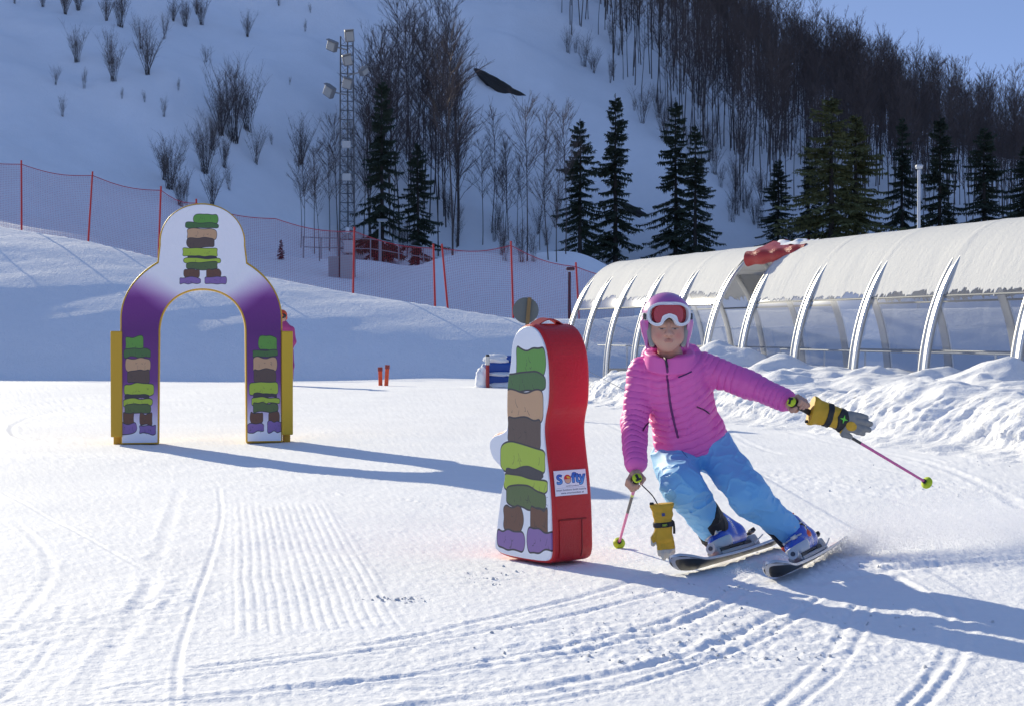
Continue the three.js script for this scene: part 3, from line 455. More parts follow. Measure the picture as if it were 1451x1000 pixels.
function makeSki(label, M) {
  const o = thing('ski', label, 'ski', [0, 0, 0], 'skis on the feet of the skier'); o.applyMatrix4(M);
  const half = (z) => z > 0.5 ? 0.056 * Math.sqrt(Math.max(0, 1 - Math.pow((z - 0.5) / 0.13, 2))) + 0.001 : z < -0.55 ? 0.046 * Math.sqrt(Math.max(0.2, 1 - Math.pow((z + 0.55) / 0.09, 2) * 0.8)) : 0.034 + 0.022 * Math.pow(Math.abs(z) / 0.5, 2);
  const bend = (z) => 0.008 * Math.pow(z / 0.5, 2) + (z > 0.38 ? 1.0 * Math.pow(z - 0.38, 2) : 0);
  const sheet = (y, z0, z1, k, flip) => gridGeo(4, 46, (u, v) => { const z = lerp(z0, z1, v); return [(u * 2 - 1) * half(z) * k, bend(z) + y, z, u, z]; }, flip);
  part('base', sheet(0, -0.62, 0.63, 0.955, false), skiMats.base, o);
  const rimG = gridGeo(12, 2, (u, v) => { const a = lerp(-1, 1, u), z = 0.612 - 0.10 * Math.abs(a) ** 2.2; const zz = lerp(z - 0.012, 0.627, v), x = a * half(zz) * 0.95; return [x, bend(zz) - 0.0012, zz, u, v]; });
  part('tip_rim', rimG, skiMats.rim, o);
  part('top_sheet', sheet(0.013, -0.62, 0.63, 0.97, true), skiMats.top, o);
  const stripes = sheet(0.0142, -0.5, 0.46, 0.35, true); part('stripe', stripes, std(lin(0.55, 0.03, 0.05), 0.4), o);
  const wall = gridGeo(92, 3, (u, v, i, j) => { const a = i <= 46 ? 1 : -1, z = i <= 46 ? lerp(-0.62, 0.63, i / 46) : lerp(0.63, -0.62, (i - 46) / 46); return [a * half(z) * [0.955, 1, 1, 0.97][j], bend(z) + [0, 0.001, 0.009, 0.013][j], z, u, v]; });
  part('edge', wall, skiMats.edge, o);
  const bi = part('binding', merged([box(0.062, 0.02, 0.44, 0, 0.026, -0.02, 0.006), box(0.06, 0.03, 0.09, 0, 0.045, 0.19, 0.01), box(0.058, 0.05, 0.09, 0, 0.05, -0.21, 0.012), bar([-0.026, 0.035, 0.215], [0.026, 0.035, 0.215], 0.014, 0.014, 10)]), std(lin(0.32, 0.33, 0.35), 0.4), o);
  part('toe_disc', new THREE.CylinderGeometry(0.026, 0.026, 0.012, 20).rotateX(Math.PI / 2 - 0.3).translate(0.012, 0.062, 0.245), chrome, bi);
  part('toe_bolt', new THREE.CylinderGeometry(0.011, 0.011, 0.004, 14).rotateX(Math.PI / 2 - 0.3).translate(0.012, 0.064, 0.252), std(lin(0.05, 0.06, 0.09), 0.5), bi);
  part('heel_lever', merged([box(0.03, 0.012, 0.07, 0, 0.09, -0.26, 0.005), box(0.036, 0.022, 0.02, 0, 0.1, -0.30, 0.006), bar([0, 0.07, -0.23], [0, 0.1, -0.29], 0.007, 0.007, 6)]), std(lin(0.03, 0.03, 0.035), 0.5), bi);
  for (const s of [-1, 1]) part('brake_arm', bar([s * 0.045, 0.02, -0.14], [s * 0.05, 0.05, -0.27], 0.004, 0.004, 6), chrome, bi);
  return o;
}
const skiR = skiFrame(P(1046, 801, 7.40).setY(0.035), 0.56, 0.62), skiL = skiFrame(P(1152, 806, 7.24).setY(0.035), 0.44, 0.62);
makeSki('grey and black ski under the foot beside the hanging glove', skiR);
makeSki('grey and black ski on the outer foot, throwing up snow spray', skiL);
const bootMats = { blue: new THREE.MeshPhysicalMaterial({ color: lin(0.03, 0.09, 0.52), roughness: 0.25, clearcoat: 0.6, clearcoatRoughness: 0.15 }), pale: std(lin(0.55, 0.57, 0.6), 0.35), orange: std(lin(0.85, 0.09, 0.02), 0.45), black: std(lin(0.02, 0.02, 0.022), 0.6) };
function makeBoot(M, ankle) {
  const inv = M.clone().invert(), a = ankle.clone().applyMatrix4(inv), b = new THREE.Group(); b.name = 'ski_boot'; skier.add(b); b.applyMatrix4(new THREE.Matrix4().makeTranslation(-skierBase.x, 0, -skierBase.z).multiply(M));
  const v = (x, y, z) => new THREE.Vector3(x, y, z), S = 0.045;
  const foot = blend([cone(v(0, S + 0.048, -0.10), v(0, S + 0.042, 0.10), 0.05, 0.05), cone(v(0, S + 0.04, 0.1), v(0, S + 0.034, 0.155), 0.048, 0.036), cone(v(0, S + 0.07, -0.085), v(a.x * 0.6, S + 0.14, -0.03), 0.055, 0.062), cone(v(0, S + 0.10, 0.02), v(a.x * 0.9, a.y, a.z + 0.01), 0.062, 0.07)], 0.03);
  const shell = (x, y, z) => Math.max(foot(x, y, z), S + 0.004 - y) + 0.0;
  const [lo, hi] = vmin([v(-0.13, 0.03, -0.2), v(0.13, a.y + 0.1, 0.22), v(a.x, a.y, a.z)], 0.05);
  part('shell', nets(shell, lo, hi, 0.006), bootMats.blue, b);
  const lowerSkin = (x, y, z) => Math.max(foot(x, y, z) - 0.003, S + 0.004 - y, y - S - 0.05, 0.07 - z);
  part('toe_box', nets(lowerSkin, v(-0.08, 0.03, 0), v(0.08, 0.18, 0.23), 0.005), bootMats.pale, b);
  part('sole', merged([box(0.066, 0.02, 0.1, 0, S - 0.004, 0.155, 0.006), box(0.066, 0.02, 0.09, 0, S - 0.004, -0.11, 0.006), box(0.06, 0.012, 0.2, 0, S, 0.02, 0.004)]), bootMats.black, b);
  // buckles lie across the front
  const onShell = (y, z0) => { let z = 0.25; while (foot(a.x * clamp((y - S) / (a.y - S), 0, 1), y, z) > 0.002 && z > -0.1) z -= 0.002; return v(a.x * clamp((y - S) / (a.y - S), 0, 1), y, z); };
  for (const [y, m] of [[S + 0.082, chrome], [S + 0.128, chrome], [S + 0.185, bootMats.orange]]) {
    const c = onShell(y), pts = []; for (let i = 0; i <= 10; i++) { const an = lerp(-1.5, 1.5, i / 10), dir = v(Math.sin(an), 0.0, Math.cos(an)), ctr = v(c.x, y, c.z - 0.065); let t = 0.02; while (foot(ctr.x + dir.x * t, y, ctr.z + dir.z * t) < 0.003 && t < 0.2) t += 0.002; pts.push(ctr.addScaledVector(dir, t)); }
    const st = part('buckle_strap', tube(pts, 0.0042, 20, 6), m, b);
    part('buckle', box(0.03, 0.02, 0.012, pts[7].x, pts[7].y, pts[7].z + 0.004, 0.004), chrome, st); part('catch', box(0.014, 0.014, 0.01, pts[4].x, pts[4].y, pts[4].z + 0.004, 0.003), chrome, st);
  }
  const top = onShell(Math.min(a.y - 0.01, S + 0.24)); part('power_strap', new THREE.TorusGeometry(0.067, 0.013, 8, 24).scale(1, 1, 1.6).rotateX(Math.PI / 2).translate(a.x * 0.95, a.y - 0.015, a.z), bootMats.orange, b);
}
makeBoot(skiR, J.ra); makeBoot(skiL, J.la);

// poles and what the hands hold
const poleR = { top: P(903, 677, 7.02), tip: P(876, 774, 7.95) }, poleL = { top: P(1122, 569, 7.02), tip: P(1323, 689, 7.72) };
// hands: palm, four curled fingers and a thumb round the grip
function handBones(pole, wrist, s0, phi0, turn) {
  const g = pole.top.clone().sub(pole.tip).normalize(), toW = wrist.clone().sub(pole.top), w = toW.addScaledVector(g, -toW.dot(g)).normalize(), l = new THREE.Vector3().crossVectors(g, w).normalize();
  const at = (s, phi, rad) => pole.top.clone().addScaledVector(g, -s).addScaledVector(w, rad * Math.cos(phi)).addScaledVector(l, rad * Math.sin(phi));
  const list = [];
  for (let i = 0; i < 4; i++) { const s = s0 + 0.012 + i * 0.0185, len = [0.95, 1.05, 1, 0.85][i]; const a = [0.55, 1.45, 2.5, 3.3 * len].map(q => phi0 + turn * q), r = [0.036, 0.038, 0.033, 0.027]; const p = a.map((q, j) => at(s - 0.004 * j, q, r[j])); list.push([p[0], p[1], 0.0105, 0.0095], [p[1], p[2], 0.0095, 0.009], [p[2], p[3], 0.009, 0.0075]); }
  const palm = [[at(s0 + 0.008, phi0 + turn * 0.2, 0.034), at(s0 + 0.07, phi0 + turn * 0.2, 0.034), 0.017, 0.016], [at(s0 + 0.02, phi0 - turn * 0.25, 0.04), at(s0 + 0.062, phi0 - turn * 0.25, 0.042), 0.019, 0.019]];
  const th = [at(s0 + 0.02, phi0 - turn * 0.7, 0.036), at(s0 + 0.004, phi0 - turn * 1.5, 0.033), at(s0 - 0.002, phi0 - turn * 2.4, 0.027)];
  list.push([th[0], th[1], 0.0125, 0.0105], [th[1], th[2], 0.0105, 0.0085]);
  list.push([at(s0 + 0.04, phi0 - turn * 0.1, 0.042), wrist, 0.022, 0.024]);
  return { list: [...palm, ...list], ctr: at(s0 + 0.04, 0, 0) };
}
const hR = handBones(poleR, J.rw, 0.022, 0.15, 1), hL = handBones(poleL, J.lw, 0.022, 0.15, -1);
// body: limbs and trunk under the clothes, then head and hands on finer grids, all one mesh
{
  const c = (a, b, ra, rb) => cone(a, b, ra, rb);
  const body = blend([c(J.neck, J.head, 0.05, 0.055), c(J.neck, J.chest, 0.06, 0.1), c(J.chest, J.pelvis, 0.105, 0.1), c(J.chest, J.rs, 0.07, 0.05), c(J.chest, J.ls, 0.07, 0.05), c(J.rs, J.re, 0.045, 0.036), c(J.re, J.rw, 0.036, 0.026), c(J.ls, J.le, 0.045, 0.036), c(J.le, J.lw, 0.036, 0.026), c(J.rh, J.rk, 0.075, 0.055), c(J.rk, J.ra, 0.052, 0.04), c(J.lh, J.lk, 0.075, 0.055), c(J.lk, J.la, 0.052, 0.04)], 0.03);
  const [lo, hi] = vmin(Object.values(J), 0.13);
  const skin = () => skinCol;
  const gBody = nets(body, lo, hi, 0.014, skin);
  const H = J.head, hv = (x, y, z) => new THREE.Vector3(H.x + x, H.y + y, H.z + z);
  const skull = blend([ellipsoid(hv(0, 0.03, -0.025), 0.078, 0.095, 0.095), ellipsoid(hv(0, -0.03, 0.012), 0.074, 0.085, 0.075), ellipsoid(hv(0, -0.098, 0.035), 0.034, 0.028, 0.036)], 0.05);
  const cheeks = [ellipsoid(hv(-0.042, -0.062, 0.05), 0.03, 0.032, 0.026), ellipsoid(hv(0.042, -0.062, 0.05), 0.03, 0.032, 0.026)];
  const nose = blend([cone(hv(0, -0.005, 0.088), hv(0, -0.048, 0.105), 0.008, 0.011), cone(hv(-0.0, -0.051, 0.102), hv(0, -0.051, 0.106), 0.0115, 0.0115), ellipsoid(hv(-0.013, -0.053, 0.095), 0.008, 0.0075, 0.01), ellipsoid(hv(0.013, -0.053, 0.095), 0.008, 0.0075, 0.01)], 0.01);
  const lips = blend([cone(hv(-0.025, -0.079, 0.079), hv(0, -0.0775, 0.0885), 0.0022, 0.004), cone(hv(0.025, -0.079, 0.079), hv(0, -0.0775, 0.0885), 0.0022, 0.004), cone(hv(-0.014, -0.0845, 0.084), hv(0.014, -0.0845, 0.084), 0.0036, 0.0036)], 0.006);
  const neck2 = cone(hv(0.004, -0.06, -0.03), J.neck, 0.052, 0.055);
  const mouth = cone(hv(-0.026, -0.0808, 0.089), hv(0.026, -0.0808, 0.089), 0.0022, 0.0022);
  const socket = [ellipsoid(hv(-0.03, -0.024, 0.094), 0.018, 0.009, 0.012), ellipsoid(hv(0.03, -0.024, 0.094), 0.018, 0.009, 0.012)];
  const nostril = [ellipsoid(hv(-0.008, -0.059, 0.106), 0.004, 0.003, 0.005), ellipsoid(hv(0.008, -0.059, 0.106), 0.004, 0.003, 0.005)];
  const ears = [ellipsoid(hv(-0.082, -0.02, -0.02), 0.012, 0.03, 0.02), ellipsoid(hv(0.082, -0.02, -0.02), 0.012, 0.03, 0.02)];
  const head = (x, y, z) => { let d = skull(x, y, z); for (const q of cheeks) d = smin(d, q(x, y, z), 0.03); d = smin(d, nose(x, y, z), 0.012); d = smin(d, lips(x, y, z), 0.006); for (const q of ears) d = smin(d, q(x, y, z), 0.01); d = smin(d, neck2(x, y, z), 0.03); for (const q of socket) d = -smin(-d, q(x, y, z), 0.01); d = Math.max(d, -mouth(x, y, z)); for (const q of nostril) d = Math.max(d, -q(x, y, z)); return d; };
  const headCol = (x, y, z) => {
    const lx = x - H.x, ly = y - H.y, lz = z - H.z; let cc = skinCol.slice();
    const mix = (t, k) => { for (let i = 0; i < 3; i++) cc[i] = lerp(cc[i], t[i], k); };
    const ch = Math.exp(-Math.pow((Math.abs(lx) - 0.045) / 0.02, 2) - Math.pow((ly + 0.058) / 0.02, 2)); if (lz > 0) mix([0.62, 0.2, 0.16], 0.6 * ch);
    if (lips(x, y, z) < 0.0015 && lz > 0.06) mix([0.48, 0.19, 0.16], 0.6);
    for (const s of [-1, 1]) { const ex = lx - s * 0.03, ey = ly + 0.0265; if (lz > 0.04) { if (Math.abs(ex) < 0.015 && Math.abs(ey) < 0.0028) mix(Math.abs(ex) < 0.006 ? [0.03, 0.03, 0.04] : [0.5, 0.45, 0.42], 0.95); else if (Math.abs(ex) < 0.017 && Math.abs(ey - 0.0035) < 0.002) mix([0.09, 0.05, 0.04], 0.85); if (Math.abs(ex) < 0.02 && Math.abs(ly - 0.014 - 0.002) < 0.004) mix([0.22, 0.13, 0.07], 0.7); } }
    return cc;
  };
  const gHead = nets(head, hv(-0.12, -0.19, -0.15), hv(0.12, 0.15, 0.14), 0.0033, headCol);
  const gh = [hR, hL].map(q => { const all = q.list.map(b => cone(b[0], b[1], b[2], b[3])), f = blend(all, 0.006), pts = q.list.flatMap(b => [b[0], b[1]]), [a, b] = vmin(pts, 0.03); return nets(f, a, b, 0.003, () => [0.55, 0.31, 0.22]); });
  const g = merged([gBody, gHead, ...gh]); tr(g, skierBase);
  part('body', g, new THREE.MeshPhysicalMaterial({ vertexColors: true, roughness: 0.55, sheen: 0.15 }), skier);
}
// jacket
const jacketSdf = (() => {
  const up = J.neck.clone().sub(J.hem), L = up.length(); up.normalize();
  const latR = J.ls.clone().sub(J.rs), lat = latR.addScaledVector(up, -latR.dot(up)).normalize(), fr = new THREE.Vector3().crossVectors(lat, up).normalize();
  const wx = [[0, 0.180], [0.12, 0.171], [0.3, 0.152], [0.55, 0.152], [0.78, 0.158], [0.92, 0.136], [1, 0.085], [1.1, 0.06]], wz = [[0, 0.135], [0.2, 0.128], [0.55, 0.125], [0.85, 0.115], [1, 0.08], [1.1, 0.06]];
  const o = J.hem.clone().addScaledVector(up, -0.03);
  const pl = (x, y, z) => { const px = x - o.x, py = y - o.y, pz = z - o.z; return [px * lat.x + py * lat.y + pz * lat.z, px * up.x + py * up.y + pz * up.z, px * fr.x + py * fr.y + pz * fr.z]; };
  const LL = L + 0.03;
  const torso = (x, y, z) => { const [a, s, b] = pl(x, y, z), t = s / LL, w = pw(wx, t), q = pw(wz, t), k = Math.hypot(a / w, b / q), d = (k - 1) * Math.min(w, q) * 0.92; const c = Math.max(0, -s + a * 0.06 - 0.0), e = Math.max(0, s - LL); const cap = Math.max(c, e); return Math.max(d, 0) || cap ? (d > 0 ? Math.hypot(d, cap) : Math.max(d, cap)) : Math.max(d, Math.max(-s + a * 0.06, s - LL)); };
  const arms = [[J.rs, J.re, 0.066, 0.058], [J.re, J.rw, 0.058, 0.048], [J.ls, J.le, 0.068, 0.060], [J.le, J.lw, 0.060, 0.050]].map(q => ({ f: cone(...q), a: q[0], b: q[1], n: q[1].clone().sub(q[0]).normalize(), L: q[0].distanceTo(q[1]) }));
  const N = J.neck, collar = (() => { const cy = N.y - 0.004; return (x, y, z) => { const r = Math.hypot((x - N.x + 0.004) / 1.12, z - N.z - 0.012), d = Math.abs(r - 0.083) - 0.009, e = Math.abs(y - cy + (z - N.z) * 0.25) - 0.030; return Math.hypot(Math.max(d, 0), Math.max(e, 0)) + Math.min(Math.max(d, e), 0) - 0.012; }; })();
  const hood = ellipsoid(new THREE.Vector3(N.x + 0.01, N.y + 0.015, N.z - 0.085), 0.138, 0.07, 0.075);
  const cuffs = [[J.rw, J.re], [J.lw, J.le]].map(([w, e]) => { const n = w.clone().sub(e).normalize(); return cone(w.clone().addScaledVector(n, -0.008), w.clone().addScaledVector(n, 0.012), 0.05, 0.046); });
  const wr = (x, y, z) => noise3(x * 22, y * 22, z * 22);
  const puff = (v) => { const s = Math.abs(((v % 1) + 1) % 1 - 0.5) * 2; return 1 - Math.pow(s, 4.5); };
  const full = (x, y, z, hollow = true) => {
    let dT = torso(x, y, z); const near = dT < 0.06;
    if (near) { const [a, s, b] = pl(x, y, z); const v = (s - 0.22 * Math.max(0, a) - 0.05 * Math.max(0, -a) + 0.006 * wr(x * 0.4, y * 0.4, z)) / 0.037; dT -= (0.0065 + 0.003 * noise3(x * 11, y * 16, z * 11 + 3)) * puff(v + 0.36 * noise3(x * 7, y * 4, z * 7)) + 0.004 * wr(x, y, z) + 0.005 * noise3(x * 38, y * 14, z * 20); }
    let d = dT;
    for (let i = 0; i < 4; i++) { const m = arms[i]; let q = m.f(x, y, z); if (q < 0.05) { const s = (x - m.a.x) * m.n.x + (y - m.a.y) * m.n.y + (z - m.a.z) * m.n.z + (i % 2 ? arms[i - 1].L : 0); q -= (0.006 + 0.003 * noise3(x * 16, y * 16, z * 16 + 3)) * puff(s / 0.031 + 0.5 * wr(x * 0.5, y * 0.5, z * 0.5)) + 0.005 * wr(x + 4, y, z); } d = smin(d, q, i === 1 || i === 3 ? 0.02 : 0.028); }
    d = smin(d, hood(x, y, z) - 0.010 * wr(x * 0.8, y * 0.8, z * 0.8) - 0.008 * (1 - 2 * Math.abs(noise3(x * 26, y * 16, z * 12))), 0.012); d = smin(d, collar(x, y, z) - 0.003 * wr(x, y, z), 0.012);
    for (const q of cuffs) d = smin(d, q(x, y, z), 0.008);
    if (hollow) { const hx = (x - J.head.x) / 0.088, hy = (y - J.head.y + 0.045) / 0.12, hz = (z - J.head.z - 0.0) / 0.115, k = Math.sqrt(hx * hx + hy * hy + hz * hz); d = Math.max(d, -(k - 1) * 0.088); }
    return d;
  };
  return Object.assign(full, { pl, lat, up, fr, o, LL });
})();
const jacketMat = new THREE.MeshPhysicalMaterial({ color: lin(0.78, 0.13, 0.46), roughness: 0.5, sheen: 0.5, sheenRoughness: 0.5, sheenColor: lin(0.9, 0.4, 0.7) });
function onSurface(sdf, p, dir, max = 0.5) { const q = p.clone(); for (let i = 0; i < 90; i++) { const d = sdf(q.x, q.y, q.z); if (d < 0.0008) break; q.addScaledVector(dir, Math.max(0.0015, d * 0.5)); } return q; }
const camDir = new THREE.Vector3(0, 0, -1);
{
  const pts = [J.neck, J.hem, J.rs, J.re, J.rw, J.ls, J.le, J.lw], [lo, hi] = vmin(pts, 0.14); lo.y -= 0.05; lo.x -= 0.02; hi.x += 0.02;
  const jk = part('jacket', tr(nets(jacketSdf, lo, hi, 0.006), skierBase), jacketMat, skier);
  const line = (pxs, r, n, off = 0.004) => { const c = new THREE.CatmullRomCurve3(pxs.map(p => new THREE.Vector3(p[0], p[1], 0))).getPoints(n); return tube(c.map(p => onSurface(jacketSdf, P(p.x, p.y, 6.9), camDir).addScaledVector(camDir, -off).sub(skierBase)), r, n * 2, 6); };
  part('zip', line([[950, 503], [953, 520], [956, 545], [960, 575], [966, 600], [974, 628]], 0.0055, 22, 0.001), std(lin(0.13, 0.02, 0.13), 0.5), jk);
  part('zip_pull', line([[951, 508], [954, 522]], 0.005, 6, 0.007), std(lin(0.02, 0.015, 0.03), 0.5), jk);
  part('pocket_zip', line([[1000, 581], [1012, 586], [1021, 592]], 0.0035, 8, 0.001), std(lin(0.04, 0.01, 0.04), 0.5), jk);
  part('pocket_zip', line([[919, 616], [924, 609], [930, 605]], 0.0035, 8, 0.001), std(lin(0.04, 0.01, 0.04), 0.5), jk);
  part('chest_mark', line([[971, 537], [981, 533], [991, 528.5]], 0.0036, 10, 0.001), std(lin(0.05, 0.015, 0.12), 0.6), jk);
}
// trousers
const trSdf = (() => {
  const legs = [[J.rh, J.rk, 0.104, 0.088], [J.rk, J.ra.clone().lerp(J.rk, 0.04), 0.088, 0.075], [J.lh, J.lk, 0.102, 0.078], [J.lk, J.la.clone().lerp(J.lk, 0.04), 0.078, 0.072]].map(q => cone(...q));
  const pel = ellipsoid(J.pelvis.clone().add(new THREE.Vector3(0, 0.005, 0)), 0.172, 0.105, 0.13);
  const knees = [J.rk, J.lk];
  return (x, y, z) => {
    let R = smin(legs[0](x, y, z), legs[1](x, y, z), 0.05), L = smin(legs[2](x, y, z), legs[3](x, y, z), 0.05), d = smin(smin(R, L, 0.025), pel(x, y, z), 0.05);
    if (d < 0.05) { let w = 0.35; for (const k of knees) { const e = (x - k.x) ** 2 + (y - k.y) ** 2 + (z - k.z) ** 2; w += 0.9 * Math.exp(-e / 0.02); }
      const a = noise3(x * 9 + y * 6, y * 14 - x * 4, z * 9), b = noise3(x * 20 - y * 14, y * 24 + x * 10, z * 16 + 4);
      d -= 0.019 * w * (Math.pow(1 - Math.abs(a), 3) - 0.3) + 0.008 * (0.3 + 0.7 * w) * (Math.pow(1 - Math.abs(b), 5) - 0.2) + 0.006 * noise3(x * 5, y * 5, z * 5 + 9); }
    return d;
  };
})();
{
  const legCut = (ank, knee) => { const n = ank.clone().sub(knee).normalize(); return (x, y, z) => (x - ank.x) * n.x + (y - ank.y) * n.y + (z - ank.z) * n.z; };
  const cR = legCut(J.ra, J.rk), cL = legCut(J.la, J.lk), mid = (x, y) => { const t = (y - J.pelvis.y) ; return x; };
  const isR = (x, y, z) => { const seg = (a, b) => { const v = b.clone().sub(a), p = new THREE.Vector3(x, y, z).sub(a); const t = clamp(p.dot(v) / v.lengthSq(), 0, 1); return p.addScaledVector(v, -t).lengthSq(); }; return seg(J.rk, J.ra) < seg(J.lk, J.la); };
  const cut = (x, y, z) => y > Math.max(J.rk.y, J.lk.y) ? -1 : isR(x, y, z) ? cR(x, y, z) : cL(x, y, z);
  const full = (x, y, z) => { const d = trSdf(x, y, z); return d > 0.1 ? d : Math.max(d, cut(x, y, z) - 0.002); };
  const [lo, hi] = vmin([J.rh, J.rk, J.ra, J.lh, J.lk, J.la, J.pelvis], 0.14);
  const tm = part('trousers', tr(nets(full, lo, hi, 0.0065), skierBase), new THREE.MeshPhysicalMaterial({ color: lin(0.19, 0.49, 0.80), roughness: 0.62, sheen: 0.3, sheenColor: lin(0.5, 0.7, 0.9), bumpMap: snowBump, bumpScale: 0.0003 }), skier);
  const black = std(lin(0.012, 0.012, 0.014), 0.7);
  // black kick guards: hem band and a panel up the inner calf
  for (const [k, a, c, inn] of [[J.rk, J.ra, cR, 1], [J.lk, J.la, cL, -1]]) {
    const n = a.clone().sub(k).normalize(), side = new THREE.Vector3(inn, 0, 0.55 * 0).addScaledVector(n, -n.x * inn).normalize(), toCam = new THREE.Vector3().crossVectors(side, n).normalize(); if (toCam.z < 0) toCam.negate();
    const own = cone(k, a.clone().addScaledVector(n, 0.03), 0.12, 0.105); const g = nets((x, y, z) => { const s = c(x, y, z), vx = x - a.x, vy = y - a.y, vz = z - a.z, q = vx * side.x + vy * side.y + vz * side.z; const hem = Math.abs(s + 0.019) - 0.032, panel = Math.max(-s - (inn > 0 ? 0.2 : 0.15) + (0.075 - q) * 0.6, s - 0.01, (inn > 0 ? 0.014 : 0.035) - q); return Math.max(trSdf(x, y, z) - 0.0035, Math.min(hem, panel), own(x, y, z)); }, a.clone().addScalar(-0.2).add(new THREE.Vector3(-0.1, 0, 0)), a.clone().addScalar(0.25), 0.005);
    part('kick_guard', tr(g, skierBase), black, tm);
  }
  const sl = (pxs, r) => { const cc = new THREE.CatmullRomCurve3(pxs.map(p => new THREE.Vector3(p[0], p[1], 0))).getPoints(14); return tube(cc.map(p => onSurface(trSdf, P(p.x, p.y, 6.9), camDir).addScaledVector(camDir, 0.0005).sub(skierBase)), r, 30, 5); };
  part('pocket_zip', sl([[1023, 608], [1028, 618], [1030, 627]], 0.003), std(lin(0.02, 0.05, 0.12), 0.5), tm);
  part('fly_seam', sl([[966, 632], [978, 645], [987, 657]], 0.0022), std(lin(0.05, 0.17, 0.4), 0.6), tm);
}
